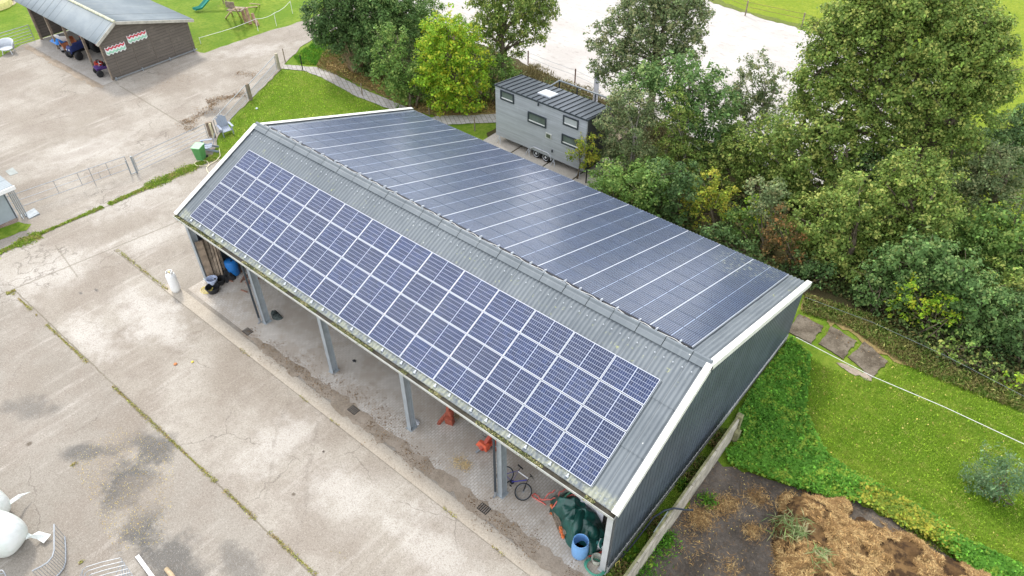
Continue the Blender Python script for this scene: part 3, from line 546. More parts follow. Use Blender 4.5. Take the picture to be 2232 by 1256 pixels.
# ------------------------------------------------------------------ solar panels
def m_cells(name, W_, H_, nc, nr, lc, lr, cell, line, haze=.0, rough=.35):
    a = N(name); v = a.sep(a.co('Object')); oi = a.n('ShaderNodeObjectInfo').outputs['Random']
    hw, hh = W_/2-.018, H_/2-.018; half = hw-.012
    ax = a.math('ABSOLUTE', v[0]); fx = a.math('FRACT', a.math('DIVIDE', a.math('SUBTRACT', ax, .012), half/(nc/2)))
    fy = a.math('FRACT', a.math('DIVIDE', a.math('ADD', v[1], hh), 2*hh/nr))
    ex = a.math('MINIMUM', fx, a.math('SUBTRACT', 1, fx)); ey = a.math('MINIMUM', fy, a.math('SUBTRACT', 1, fy))
    pc, pr_ = half/(nc/2), 2*hh/nr
    m1 = a.math('LESS_THAN', ex, lc/2/pc); m2 = a.math('LESS_THAN', ey, lr/2/pr_); m3 = a.math('LESS_THAN', ax, .0125); 
    m4 = a.math('GREATER_THAN', ax, hw-.004); m5 = a.math('GREATER_THAN', a.math('ABSOLUTE', v[1]), hh-.004)
    mk = a.math('MAXIMUM', a.math('MAXIMUM', a.math('MAXIMUM', m1, m2), a.math('MAXIMUM', m3, m4)), m5)
    # each cell its own tint
    cx = a.math('FLOOR', a.math('DIVIDE', v[0], pc*2)); cy = a.math('FLOOR', a.math('DIVIDE', v[1], pr_))
    cb = a.n('ShaderNodeCombineXYZ'); a.l(cx, cb.inputs[0]); a.l(cy, cb.inputs[1]); a.l(a.math('MULTIPLY', oi, 91), cb.inputs[2])
    wn_ = a.n('ShaderNodeTexWhiteNoise'); a.l(cb.outputs[0], wn_.inputs['Vector'])
    c = a.mix(wn_.outputs['Value'], tuple(x*.75 for x in cell), tuple(x*1.25 for x in cell)); c = a.mix(a.math('MULTIPLY', oi, .5), c, (cell[0]*1.15, cell[1]*.97, cell[2]*.95)); c = a.mix(a.ramp(oi, .2, .9, 0, .35), c, tuple(x*.45 for x in cell))
    c = a.mix(mk, c, line); W = a.co('World')
    d = a.ramp(a.noise(.9, 6, .7, W), .35, .75, .01, .07); c = a.mix(d, c, (.34, .34, .34)) if haze else c
    c = a.mix(a.ramp(a.noise(9, 4, .8, W), .72, .78, 0, .4), c, (.40, .42, .38))
    g = a.math('MULTIPLY', a.ramp(a.noise(6, 6, .85, W), .53, .60), a.blob(18.6, 9.4, 2.0, 2.6, 0, .7)); c = a.mix(a.math('MULTIPLY', g, .8), c, (.38, .41, .30))
    
    a.done(c, rough, spec=.22); a.b.inputs['Coat Weight'].default_value = .45; a.b.inputs['Coat Roughness'].default_value = .16; a.b.inputs['Coat IOR'].default_value = 1.33
    return a.m
M_ALU = plain('anodised_frame', (.66, .68, .72), .4, .35, var=.05)
def make_panel(W_, H_, cellm, label, group, loc, rx):
    t = thing('solar_panel', label, 'solar panel', (0, 0, 0), group, local=True)
    b = MB(); e = .013; T = .035
    b.box((-W_/2+e/2, 0, 0), (e, H_, T)); b.box((W_/2-e/2, 0, 0), (e, H_, T)); b.cur = 1; b.box((0, -H_/2+e/2, 0), (W_-2*e, e, T)); b.box((0, H_/2-e/2, 0), (W_-2*e, e, T))
    b.build('frame', [M_ALU, M_ALU if rx > 0 else plain('dark_frame', (.07, .09, .14), .4)], t)
    b = MB(); b.box((0, 0, .002), (W_-2*e, H_-2*e, .024)); b.build('cell_sheet', cellm, t)
    t.location = loc; t.rotation_euler = (rx, 0, 0); return t
MCF = m_cells('front_cells', 1.748, 1.034, 20, 6, .006, .010, (.012, .025, .080), (.42, .46, .56), haze=1)
MCR = m_cells('rear_cells', 1.676, .999, 20, 12, .0070, .0070, (.004, .012, .044), (.30, .37, .50), haze=1)
S0, T0, X0F, X0R, RPF, CPR = 1.244, .524, -3.199, -3.598, 1.065, 1.690
p0 = None
for r in range(4):
    for c in range(13):
        loc = Vector(FS(X0F+(c+.5)*1.775, S0+(r+.5)*RPF, .012))
        if p0 is None: p0 = make_panel(1.748, 1.034, MCF, 'blue solar panel with white grid lines on the front roof slope', 'solar panels on the front roof slope', loc, A1)
        else:
            q = dup(p0, loc, (A1+random.gauss(0, .002), random.gauss(0, .0015), 0))
p0 = None
for r in range(10):
    for c in range(14):
        loc = Vector(BS(X0R+(c+.5)*CPR+(.01 if c > 8 else 0), T0+(r+.5)*1.015, .015))
        if p0 is None: p0 = make_panel(1.676, .999, MCR, 'dark blue solar panel in the big array on the rear roof slope', 'solar panels on the rear roof slope', loc, -A2)
        else: q = dup(p0, loc, (-A2+random.gauss(0, .002), random.gauss(0, .0015), 0))
# dark edge rail, mounting clips and cable along the ridge side of the rear array, rail ends below the front array
rl = thing('mounting_rail', 'black mounting rail with white cable along the ridge edge of the rear panels', 'rail', BS(8.2, T0-.04, -.02))
b = MB(); b.bar(BS(X0R, T0-.035, -.02), BS(X0R+14*CPR, T0-.035, -.02), .07, .09); b.build('rail', M_BLACK, rl)
b = MB(); pts = []; m = 150
for i in range(m+1):
    x = X0R-.2+i*(14*CPR+.1)/m; pts.append(BS(x, T0-.13-.05*abs(math.sin(i*.43))-.02*math.sin(i*1.7), .02+.03*abs(math.cos(i*.43))))
b.tube(pts, .012, 5); b.build('cable', M_ROPE, rl)
x = X0R+.15; k = 0
while x < X0R+14*CPR:
    b = MB(); b.box(BS(x, T0-.10, .05), (.035, .16, .12), rx=-A2); b.box(BS(x, T0-.16, .02), (.07, .05, .05)); b.build('bracket', M_LGREY, rl); x += (.95 if k % 2 else .70); k += 1
x = X0F+.25; k = 0
while x < X0F+13*1.775:
    s = S0+4*RPF+.035; b = MB(); b.box(FS(x, s+.05, -.01), (.05, .10, .05), rx=A1); b.box(FS(x, s+.10, -.02), (.10, .05, .04), rx=A1); b.build('rail_end', M_LGREY, barn); x += (1.05 if k % 2 else .72); k += 1
b = MB(); b.bar(FS(X0F+13*1.775+.012, S0, -.02), FS(X0F+13*1.775+.012, S0+4*RPF, -.02), .02, .05); b.bar(BS(X0R+14*CPR+.02, T0, -.01), BS(X0R+14*CPR+.02, T0+10.15, -.01), .02, .05)
b.build('array_edge_rail', M_GALVD, barn)
# ------------------------------------------------------------------ tiny house on wheels
HX0, HX1, HY0, HY1, HZ0, HZF, HZB = -1.27, 5.66, 14.9, 17.4, .52, 3.92, 3.60
def m_clad(name, c, pitch=.14, gk=.3):
    a = N(name); W = a.co('World'); z = a.sep(W)[2]; fr = a.math('FRACT', a.math('DIVIDE', z, pitch))
    cc = a.mix(a.ramp(a.noise(1., 5, .6, a.mapping(W, scale=(.5, .5, 9))), .3, .7), tuple(x*.86 for x in c), tuple(min(1, x*1.12) for x in c))
    cc = a.mix(a.ramp(a.noise(.6, 3, .6), .35, .7, 0, .3), cc, tuple(x*.75 for x in c))
    cc = a.mix(a.ramp(fr, .16, .03, 0, gk), cc, tuple(x*.35 for x in c)); cc = a.mix(a.ramp(a.noise(2.2, 5, .8), .5, .75, 0, gk*.6), cc, tuple(min(1, x*1.6) for x in c)); a.bump(a.ramp(fr, 0, .12), .6, .01); return a.done(cc, .6)
M_CLAD = m_clad('grey_board_cladding', (.40, .42, .45)); M_ANTH = plain('anthracite_metal', (.045, .055, .065), .45, .1, var=.12); M_CLADD = m_clad('dark_end_cladding', (.05, .052, .055))
M_GLASS = plain('window_glass', (.10, .12, .13), .06, var=.3, scale=.8, spec=.9); M_BLIND = plain('window_blind', (.42, .44, .45), .3, var=.08, spec=.8)
th = thing('tiny_house', 'grey clad tiny house on trailer wheels with dark standing-seam roof', 'tiny house', ((HX0+HX1)/2, (HY0+HY1)/2, 0))
b = MB(); b.add([(HX0, HY0, HZ0), (HX1, HY0, HZ0), (HX1, HY0, HZF), (HX0, HY0, HZF), (HX0, HY0+.12, HZ0), (HX1, HY0+.12, HZ0), (HX1, HY0+.12, HZF), (HX0, HY0+.12, HZF)], [(0, 1, 2, 3), (7, 6, 5, 4), (0, 4, 5, 1), (3, 2, 6, 7), (0, 3, 7, 4), (1, 5, 6, 2)])
b.build('front_wall', M_CLAD, th)
b = MB()
for x in (HX0+.003, HX1-.083):
    q = [(x, HY0+.12, HZ0), (x, HY1, HZ0), (x, HY1, HZB), (x, HY0+.12, HZF)]; q2 = [(x+.08, p[1], p[2]) for p in q]
    b.add(q+q2, [(0, 1, 2, 3), (7, 6, 5, 4), (0, 4, 5, 1), (3, 2, 6, 7), (0, 3, 7, 4), (1, 5, 6, 2)])
b.box(((HX0+HX1)/2, HY1-.04, (HZ0+HZB)/2), (HX1-HX0-.2, .08, HZB-HZ0-.02)); b.box(((HX0+HX1)/2, (HY0+HY1)/2, HZ0+.05), (HX1-HX0-.2, HY1-HY0-.3, .08))
b.build('side_walls', M_CLADD, th)
b = MB(); zz = lambda y: HZF+(HZB-HZF)*(y-HY0)/(HY1-HY0)
def slab(b, x0, x1, y0, y1, t0, t1):
    v = [(x, y, zz(y)+t) for t in (t0, t1) for x, y in ((x0, y0), (x1, y0), (x1, y1), (x0, y1))]
    b.add(v, [(3, 2, 1, 0), (4, 5, 6, 7), (0, 1, 5, 4), (1, 2, 6, 5), (2, 3, 7, 6), (3, 0, 4, 7)])
slab(b, HX0-.06, HX1+.08, HY0-.07, HY1+.12, .0, .09); rf = b.build('roof', M_ANTH, th)
b = MB(); slab(b, HX0-.04, HX1+.06, HY0-.04, HY1+.10, .094, .104); b.build('roof_sheet', plain('seam_roof_sheet', (.095, .110, .125), .42, .2, var=.12, scale=1.2), rf)
b = MB(); x = HX0+.12
while x < HX1: slab(b, x-.010, x+.010, HY0-.05, HY1+.1, .106, .150); x += .40
b.build('seams', plain('seam_metal', (.018, .022, .027), .5, .1), rf)
b = MB(); slab(b, 1.45, 2.42, 15.65, 16.5, .12, .22); sk = b.build('skylight', M_LGREY, th)
b = MB(); slab(b, 1.52, 2.35, 15.72, 16.43, .222, .24); b.build('pane', plain('skylight_pane', (.55, .58, .60), .1, var=.05, spec=.9), sk)
def hwin(x0, x1, z0, z1, blind=False):
    b = MB(); t = .075
    b.box(((x0+x1)/2, HY0-.02, z0+t/2), (x1-x0, .09, t)); b.box(((x0+x1)/2, HY0-.02, z1-t/2), (x1-x0, .09, t))
    b.box((x0+t/2, HY0-.02, (z0+z1)/2), (t, .09, z1-z0-2*t)); b.box((x1-t/2, HY0-.02, (z0+z1)/2), (t, .09, z1-z0-2*t))
    f = b.build('window', M_ANTH, th)
    b = MB(); b.box(((x0+x1)/2, HY0-.008, (z0+z1)/2), (x1-x0-2*t, .02, z1-z0-2*t)); b.build('pane', M_BLIND if blind else M_GLASS, f)
    b = MB(); b.box(((x0+x1)/2, HY0-.022, z0+t+.05), (x1-x0-2*t, .012, .07)); b.build('ledge', M_WHITE, f)
hwin(-.83, .24, 3.18, 3.80); hwin(1.35, 2.76, 2.40, 3.08); hwin(4.0, 5.10, 3.14, 3.75, True); hwin(3.96, 5.26, 1.85, 2.50)
b = MB(); b.box((2.97, HY0-.02, 1.97), (.44, .05, .36)); ht = b.build('vent_panel', plain('pale_vent', (.55, .56, .52), .5), th)
b = MB(); b.box((2.97, HY0-.05, 1.97), (.30, .02, .24)); b.build('vent_grille', plain('vent_dark', (.10, .12, .08), .6), ht)
for lx, lz in ((2.15, 3.72), (3.30, .98)): b = MB(); b.lathe((lx, HY0-.06, lz), [(.05, 0), (.045, .16), (.0, .18)], 10); b.box((lx, HY0-.03, lz+.06), (.05, .05, .05)); b.build('wall_lamp', M_ANTH, th)
for k, wx in enumerate((2.03, 2.77)):
    b = MB(); M90 = Matrix.Rotation(R(90), 3, 'X'); pr = [(.20, -.11), (.31, -.10), (.33, -.05), (.33, .05), (.31, .10), (.20, .11)]
    b.lathe((wx, HY0+.12, .36), pr, 24, M90); wh = b.build('wheel', M_RUB, th, smooth=True)
    b = MB(); b.lathe((wx, HY0+.015, .36), [(.0, .03), (.06, .03), (.08, .0), (.19, .0), (.21, .025), (.21, -.01), (.0, -.01)], 24, M90); b.build('rim', plain('silver_rim', (.62, .63, .65), .4, .2), wh)
b = MB(); pts = [(1.56, .34), (1.62, .62), (1.85, .78), (2.95, .78), (3.16, .64), (3.24, .36)]
for i in range(5): b.bar((pts[i][0], HY0+.05, pts[i][1]), (pts[i+1][0], HY0+.05, pts[i+1][1]), .26, .03)
b.build('mudguard', plain('silver_rim', (.62, .63, .65), .4, .2), th)
b = MB(); b.box(((HX0+HX1)/2, HY0+.35, .42), (HX1-HX0-.1, .08, .14)); b.box(((HX0+HX1)/2, HY1-.35, .42), (HX1-HX0-.1, .08, .14)); b.build('chassis', M_GALVD, th)
for jx in (-1.0, 1.42, 3.42, 5.35):
    b = MB()
    for dx, dy in ((-.16, -.1), (.16, -.1), (0, .16)): b.tube([(jx, HY0+.02, .5), (jx+dx, HY0-.02+dy, .03)], .018, 6)
    b.tube([(jx, HY0+.02, .2), (jx, HY0+.02, .55)], .025, 6); b.build('jack_stand', M_LGREY, th)
# roof terrace railing behind the house
tr = thing('deck_railing', 'black metal railing standing behind the tiny house', 'railing', (2.6, 20, 0))
b = MB(); RA, RB, RC = (-.15, 19.6, 0), (5.6, 19.6, 0), (-.15, 17.9, 0)
rpos = [(-.15+.0, 20.1), (1.3, 20.1), (2.75, 20.1), (4.2, 20.1), (5.6, 20.1), (-.15, 18.3)]
for i, (x, y) in enumerate(rpos): pb = MB(); pb.box((x, y, 1.3), (.07, .07, 2.6)); pb.build('post', M_ANTH, tr)
b.box((2.72, 20.1, 2.64), (5.85, .09, .07)); b.box((-.15, 19.2, 2.64), (.09, 1.7, .07)); b.build('top_rail', M_GALVD, tr)
b = MB()
for z in (1.3, 1.6, 1.9): b.tube([(-.15, 20.1, z+.4), (5.6, 20.1, z+.4)], .012, 5); b.tube([(-.15, 20.1, z+.4), (-.15, 18.4, z+.4)], .012, 5)
b.box((2.7, 19.2, .95), (5.9, 1.9, .08)); b.build('deck', M_WOODG, tr)
fl = thing('beach_flag', 'white feather flag standing beside the black railing', 'flag', G(1290, 250))
fx, fy, _ = G(1290, 250)
b = MB(); b.tube([(fx, fy, 0), (fx, fy, 3.0), (fx+.05, fy, 3.3)], .02, 6); b.build('pole', M_WHITE, fl)
b = MB(); Z = [(.0, 3.42), (.16, 3.3), (.36, 3.0), (.42, 2.6), (.42, .95), (.02, .9)]
vs = [(fx+x, fy-x*.2+.03*math.sin(z*3), z) for x, z in Z]; b.add(vs+[(p[0], p[1]+.012, p[2]) for p in vs], [tuple(range(6)), tuple(range(6, 12))[::-1]]+[(i, (i+1) % 6, 6+(i+1) % 6, 6+i) for i in range(6)])
clo = b.build('cloth', plain('flag_cloth', (.80, .80, .85), .8, var=.05), fl)
b = MB()
for z in (2.75, 2.45): b.box((fx+.22, fy-.075, z), (.11, .01, .12), ry=.6)
b.build('emblem', plain('flag_print', (.35, .35, .5), .8), clo)
# ------------------------------------------------------------------ trees and shrubs
def axis_pt(px, py, bx, by, dd=0.):
    d = AF+(px-1116)/FPX*AR-(py-628)/FPX*AU; d = d/np.linalg.norm(d); h = math.hypot(d[0], d[1])
    t = ((bx-CAM[0])*d[0]+(by-CAM[1])*d[1])/(h*h)+dd/h; return CAM+t*d, t
def tree(name, base, lobes, m, label, group=None, leaf=.17, dens=1., trunk=.16, bark=None, cat='tree', clump=.38, stems=1, hollow=.45, asp=.62, minz=.1, fork=.35):
    rng = RNG; bx, by = G2(*base)
    t = thing(name, label, cat, (bx, by, 0), group)
    Cs = []; Ns = []; Ss = []; cen = []
    for lb in lobes:
        px, py, rp = lb[:3]; dd = lb[3] if len(lb) > 3 else 0.; sq = lb[4] if len(lb) > 4 else 1.
        p, tt = axis_pt(px, py, bx, by, dd); r = rp*tt/FPX*1.1; cen.append((p, r))
        nc = max(8, int(23*(r/.9)**2*dens)); u = rng.normal(size=(nc, 3)); u /= np.linalg.norm(u, axis=1, keepdims=True)
        spr = rng.random(nc) < .16; rad = r*np.where(spr, 1.02+.22*rng.random(nc), hollow+(1-hollow)*rng.random(nc)**.45); cc = p+u*rad[:, None]*np.array([1, 1, sq]); lsz = leaf*(.7+.65*rng.random(nc))
        cr = (clump*(.45+.75*rng.random(nc)**1.5))*min(1.2, .55+.45*r)*np.where(spr, .6, 1.)
        for k in range(nc):
            nl = int(62*(cr[k]/.38)**2/(lsz[k]/.17)**2*(.6+.6*rng.random())); v = rng.normal(size=(nl, 3)); v /= np.linalg.norm(v, axis=1, keepdims=True)
            rr = cr[k]*rng.random(nl)**.4; q = cc[k]+v*rr[:, None]*np.array([1, 1, .75]); q += rng.normal(size=(nl, 3))*.05
            Cs.append(q); Ns.append(v*.75+u[k]*.35+np.array([0, 0, .6])+rng.normal(size=(nl, 3))*.45); Ss.append(lsz[k]*(.5+.9*rng.random(nl)))
    C = np.vstack(Cs); Nn = np.vstack(Ns); S = np.concatenate(Ss); k = C[:, 2] > minz; C, Nn, S = C[k], Nn[k], S[k]
    cards('crown', C, Nn, S, m, parent=t, asp=asp)
    b = MB(); top = max(c[0][2] for c in cen)
    for s in range(stems):
        ox, oy = (rng.normal()*.25, rng.normal()*.25) if stems > 1 else (0, 0); tgt = cen[int(rng.integers(len(cen)))][0] if stems > 1 else None
        hb = top*fork; pts = [Vector((bx+ox, by+oy, -.05)), Vector((bx+ox*1.2+rng.normal()*.06, by+oy*1.2+rng.normal()*.06, hb*.5)), Vector((bx+ox*1.6+rng.normal()*.1, by+oy*1.6, hb))]
        r0 = trunk/(1 if stems == 1 else 1.7)
        if tgt is not None: pts += [Vector(pts[-1]).lerp(Vector(tgt), .55), Vector(tgt)]
        else: pts += [Vector((bx+rng.normal()*.15, by+rng.normal()*.15, top*.7)), Vector((bx, by, top*.92))]
        b.tube(pts, [r0*1.25, r0, r0*.8, r0*.5, r0*.15], 9)
    for (p, r) in cen:
        z0 = min(p[2]*.75, top*(fork+.25*rng.random())); a = Vector((float(bx+rng.normal()*.05), by+rng.normal()*.05, max(.3, z0))); e = Vector(p); mid = a.lerp(e, .5)+Vector((rng.normal()*.15, rng.normal()*.15, .12*r))
        rr = trunk*.42*min(1., .4+r/2); b.tube([a, mid, e], [rr, rr*.6, rr*.25], 6)
        for q in range(3):
            u = rng.normal(size=3); u /= np.linalg.norm(u); b.tube([e, e+Vector(u*r*.5), e+Vector(u*r*.95)+Vector(rng.normal(size=3)*.1)], [rr*.28, rr*.18, .008], 4)
    b.build('trunk', bark or M_BARK, t, smooth=True); return t
GB = 'trees and bushes behind the tiny house and barn'
# back left
tree('broadleaf_tree', (765, 150), [(745, 20, 52), (700, 25, 36), (790, 35, 50), (725, 68, 40), (690, 62, 20), (765, 85, 42), (815, 20, 45), (740, -40, 60), (800, -45, 55)], L_DARK, 'dark green tree leaning over the bend of the concrete lane', leaf=.15)
tree('broadleaf_tree', (850, 165), [(855, 50, 48), (815, 85, 40), (880, 15, 42), (825, 20, 42), (850, 110, 42), (800, 130, 30), (860, -40, 50)], L_BLUE, 'blue-green tree between the dark tree and the yellow-tipped bush', leaf=.15)
tree('broadleaf_tree', (910, 130), [(905, 35, 34), (930, 70, 32), (895, 70, 28), (925, 10, 32), (945, 95, 30), (990, 60, 26), (1020, 70, 22)], L_MAPLE, 'light green tree with faint yellow top behind the lime bush', leaf=.15)
tree('bush', (892, 232), [(850, 110, 30), (825, 75, 16), (820, 110, 14), (865, 75, 24), (880, 140, 36), (850, 160, 34), (905, 165, 34), (880, 190, 34), (840, 130, 22), (850, 60, 16), (905, 200, 26), (925, 205, 22), (870, 175, 30)], L_MAPLE, 'broad green bush with a few yellow shoots beside the path', leaf=.15, stems=4, cat='bush', fork=.2, clump=.33)
tree('bush', (988, 244), [(975, 65, 36), (940, 90, 34), (1012, 95, 36), (975, 115, 44), (935, 135, 34), (1030, 135, 34), (985, 165, 44), (1035, 175, 32), (960, 200, 38), (1015, 210, 34), (925, 170, 30), (985, 225, 30), (950, 60, 24)], L_LIME, 'bright lime green bush with several stems left of tiny house', leaf=.17, stems=5, cat='bush', fork=.2, clump=.36)
tree('bush', (1070, 228), [(1075, 165, 28), (1100, 150, 24), (1050, 205, 26), (1120, 165, 20), (1065, 135, 22)], L_MAPLE, 'dull green undergrowth bush at the foot of the tall oak', leaf=.14, stems=3, cat='bush', fork=.2)
tree('oak_tree', (1096, 196), [(1110, 25, 44), (1060, 20, 38), (1045, 65, 28), (1160, 15, 38), (1190, 8, 28), (1170, 55, 30), (1130, 85, 30), (1070, 85, 24), (1180, 80, 18), (1140, 110, 16), (1110, -30, 60), (1060, -30, 42), (1170, -35, 44), (1100, 125, 22), (1085, 60, 24), (1205, 30, 14), (1060, 110, 16)], L_OAK, 'tall oak with visible straight trunk left of the tiny house', leaf=.15, trunk=.26, clump=.32, dens=1.2, hollow=.3)
# dry twiggy shrub
tw = thing('dry_shrub', 'bare straw-coloured twiggy shrub on the brown verge', 'shrub', G(778, 158)); bx, by, _ = G(778, 158); b = MB()
for i in range(150):
    a = random.random()*6.28; sp = random.random()*.95; h = 1.2+random.random()*1.9; p = Vector((bx+math.cos(a)*.3, by+math.sin(a)*.3, 0)); e = p+Vector((math.cos(a)*sp, math.sin(a)*sp, h))
    b.tube([p, p.lerp(e, .5)+Vector((random.gauss(0, .06), random.gauss(0, .06), 0)), e], [.016, .011, .005], 4)
    for _k in range(2):
        q = p.lerp(e, .4+.5*random.random()); b.tube([q, q+Vector((random.gauss(0, .2), random.gauss(0, .2), .35))], [.009, .004], 3)
b.build('twigs', plain('dry_twig', (.36, .27, .16), .9, var=.25), tw)
# right-hand wood
tree('oak_tree', (1415, 262), [(1410, 60, 46), (1350, 75, 36), (1300, 85, 22), (1470, 55, 44), (1515, 35, 30), (1500, 95, 34), (1330, 120, 34), (1385, 130, 40), (1450, 130, 40), (1310, 150, 22), (1400, 5, 46), (1460, 0, 44), (1520, -5, 32), (1345, 35, 26), (1300, 60, 14), (1420, -45, 50), (1530, 80, 16), (1325, 165, 22)], L_GREY, 'tall grey-green oak standing against the white sand behind the tiny house', GB if 0 else None, leaf=.15, trunk=.24, clump=.33, hollow=.35, dens=1.35)
tree('broadleaf_tree', (1470, 375), [(1400, 170, 34), (1450, 165, 38), (1510, 175, 42), (1560, 190, 34), (1580, 225, 30), (1530, 230, 44), (1480, 240, 40), (1550, 270, 40), (1440, 215, 36), (1500, 130, 26), (1355, 200, 30), (1570, 310, 34), (1520, 320, 40)], L_BLUE, 'dense blue-green maple in front of the grey-green oak', leaf=.17)
tree('poplar_tree', (1372, 392), [(1365, 225, 30), (1340, 260, 28), (1385, 270, 32), (1350, 310, 32), (1325, 300, 24), (1395, 330, 32), (1330, 345, 22), (1370, 350, 30), (1310, 275, 16), (1345, 215, 22), (1415, 250, 24), (1400, 215, 22)], L_GREY, 'thin pale-stemmed tree right beside the tiny house end wall', leaf=.12, trunk=.10, bark=M_BARKL, clump=.32, dens=1.7, hollow=.2, stems=3, fork=.5)
tree('birch_tree', (1470, 400), [(1470, 205, 20), (1480, 240, 26), (1455, 275, 28), (1500, 265, 24), (1465, 320, 30), (1505, 310, 24), (1450, 350, 28), (1490, 350, 28), (1475, 300, 26)], L_YEL if 0 else L_OAK, 'slim yellow-green tree with pale stems amid the maple', leaf=.12, trunk=.09, bark=M_BARKL, clump=.3, dens=1.5, hollow=.2, stems=2, fork=.5)
tree('bush', (1258, 390), [(1275, 305, 17), (1262, 325, 16), (1290, 330, 20), (1245, 335, 12), (1280, 350, 18), (1300, 295, 14)], L_YEL, 'small yellow bush covering the corner of the tiny house', leaf=.12, trunk=.05, clump=.26, dens=2.2, cat='bush', hollow=.2)
tree('broadleaf_tree', (1640, 330), [(1625, 165, 24), (1660, 150, 22), (1690, 165, 20), (1640, 200, 34), (1605, 215, 28), (1685, 205, 26), (1640, 250, 38), (1600, 270, 32), (1690, 260, 34), (1655, 120, 14), (1625, 130, 12)], L_GREY, 'sparse pale tree against the sand between maple and big oak', leaf=.13, trunk=.12, bark=M_BARKL, clump=.3, dens=1.3, hollow=.2)
tree('broadleaf_tree', (1640, 420), [(1620, 310, 40), (1680, 300, 40), (1580, 330, 34), (1650, 350, 40), (1700, 340, 36), (1610, 370, 36)], L_OAK, 'mid green tree below the sparse pale tree', leaf=.15, trunk=.12)
tree('oak_tree', (1965, 470), [(1960, 80, 80), (1880, 95, 62), (2050, 90, 72), (1820, 140, 56), (1790, 190, 44), (1900, 170, 72), (2000, 165, 80), (2090, 160, 62), (2140, 190, 46), (2165, 130, 34), (1830, 235, 60), (1770, 250, 40), (1930, 255, 66), (2110, 245, 50), (2040, 260, 52), (1850, 40, 44), (1930, 10, 54), (2010, 5, 62), (2080, 35, 52), (2130, 70, 40), (1960, -40, 60), (1870, 300, 50), (2180, 110, 22), (1800, 85, 40), (2190, 190, 24), (1845, 50, 46), (2150, 100, 48), (2160, 160, 48), (1790, 150, 44), (2120, 50, 40), (1890, 20, 40), (2040, -20, 50), (1745, 175, 20), (1990, 320, 46), (1740, 215, 22), (1770, 60, 16), (2080, 310, 44)], L_OAK, 'huge spreading oak, tallest and widest crown of the wood', leaf=.155, trunk=.42, clump=.42, dens=.85, hollow=.45)
tree('oak_tree', (1790, 470), [(1740, 270, 40), (1790, 290, 44), (1745, 330, 50), (1820, 330, 44), (1770, 385, 50), (1720, 385, 40), (1830, 395, 40), (1740, 430, 44), (1715, 300, 28), (1690, 350, 24)], L_OAK, 'rounded oak at the left foot of the huge oak', leaf=.17, trunk=.2)
tree('broadleaf_tree', (1340, 470), [(1370, 400, 34), (1330, 390, 26), (1420, 395, 36), (1300, 400, 16), (1380, 430, 30), (1345, 420, 22), (1420, 430, 30)], L_MAPLE, 'low green tree right behind the middle of the barn roof', leaf=.15, trunk=.1, stems=3, fork=.2)
tree('bush', (1480, 490), [(1460, 420, 32), (1500, 410, 34), (1440, 455, 26), (1480, 455, 30), (1500, 380, 28), (1440, 380, 30)], L_DARK, 'dark bush in the shade between low green tree and yellow-green bush', leaf=.15, trunk=.1, stems=3, cat='bush', fork=.2)
tree('bush', (1560, 505), [(1535, 400, 30), (1570, 420, 30), (1520, 430, 30), (1560, 455, 32), (1520, 465, 26), (1595, 450, 26), (1545, 385, 22), (1500, 445, 22)], L_YEL, 'large yellow-green bush behind the rear roof edge', leaf=.13, trunk=.1, stems=4, cat='bush', fork=.2, clump=.3)
tree('bush', (1625, 530), [(1610, 485, 26), (1640, 500, 22), (1585, 490, 22), (1600, 520, 18)], L_MAPLE, 'low green bush between yellow-green bush and rusty bush', leaf=.14, stems=3, cat='bush', fork=.2, trunk=.08)
tree('bush', (1660, 530), [(1650, 450, 20), (1630, 470, 16), (1665, 480, 18), (1625, 500, 13), (1640, 435, 12)], L_LIME, 'small bright lime shrub left of the rusty bush', leaf=.13, stems=3, cat='bush', fork=.2, trunk=.05, clump=.24)
tree('bush', (1715, 588), [(1700, 500, 28), (1725, 520, 26), (1690, 535, 22), (1720, 555, 24), (1745, 560, 20), (1700, 470, 22), (1740, 500, 20)], L_RUST, 'rusty brown-leaved bush at the edge of the wood behind the barn', leaf=.13, stems=4, cat='bush', fork=.2, trunk=.08, clump=.26)
tree('bush', (1660, 545), [(1670, 440, 30), (1690, 420, 26), (1655, 410, 24), (1680, 460, 26)], L_GREY, 'dull grey-green bush above the rusty bush', leaf=.13, stems=3, cat='bush', fork=.2, trunk=.1)
tree('broadleaf_tree', (1830, 590), [(1790, 470, 50), (1840, 450, 46), (1760, 520, 40), (1820, 530, 46), (1865, 500, 40), (1780, 560, 30), (1730, 470, 30), (1850, 560, 34), (1870, 420, 40)], L_OAK, 'leafy green tree standing behind the right end of the barn roof', leaf=.16, trunk=.2)
tree('broadleaf_tree', (1960, 590), [(1930, 400, 46), (1985, 380, 46), (2040, 400, 44), (1940, 460, 50), (2000, 450, 50), (1900, 520, 40), (1960, 520, 44), (2050, 470, 44), (1905, 460, 34)], L_OAK, 'broad green tree below the huge oak with a bare forked branch', leaf=.15, trunk=.22, clump=.36)
tree('broadleaf_tree', (2120, 520), [(2100, 370, 46), (2150, 380, 46), (2200, 370, 40), (2090, 420, 40), (2160, 430, 44), (2215, 430, 34), (2130, 330, 34), (2180, 335, 26)], L_GREY, 'greyish green tree at the right picture edge below the field', leaf=.14, trunk=.2, clump=.32)
tree('broadleaf_tree', (2215, 400), [(2190, 290, 34), (2230, 285, 40), (2215, 330, 44), (2250, 330, 40), (2165, 300, 20)], L_DARK, 'dark green tree at the far right against the bright field', leaf=.15, trunk=.16)
tree('broadleaf_tree', (2190, 640), [(2150, 500, 46), (2210, 480, 46), (2130, 540, 40), (2190, 550, 46), (2240, 530, 44), (2220, 600, 44), (2160, 600, 40), (2100, 510, 34)], L_MAPLE, 'mid green tree at the right edge between grey tree and dark bushes', leaf=.16, trunk=.2)
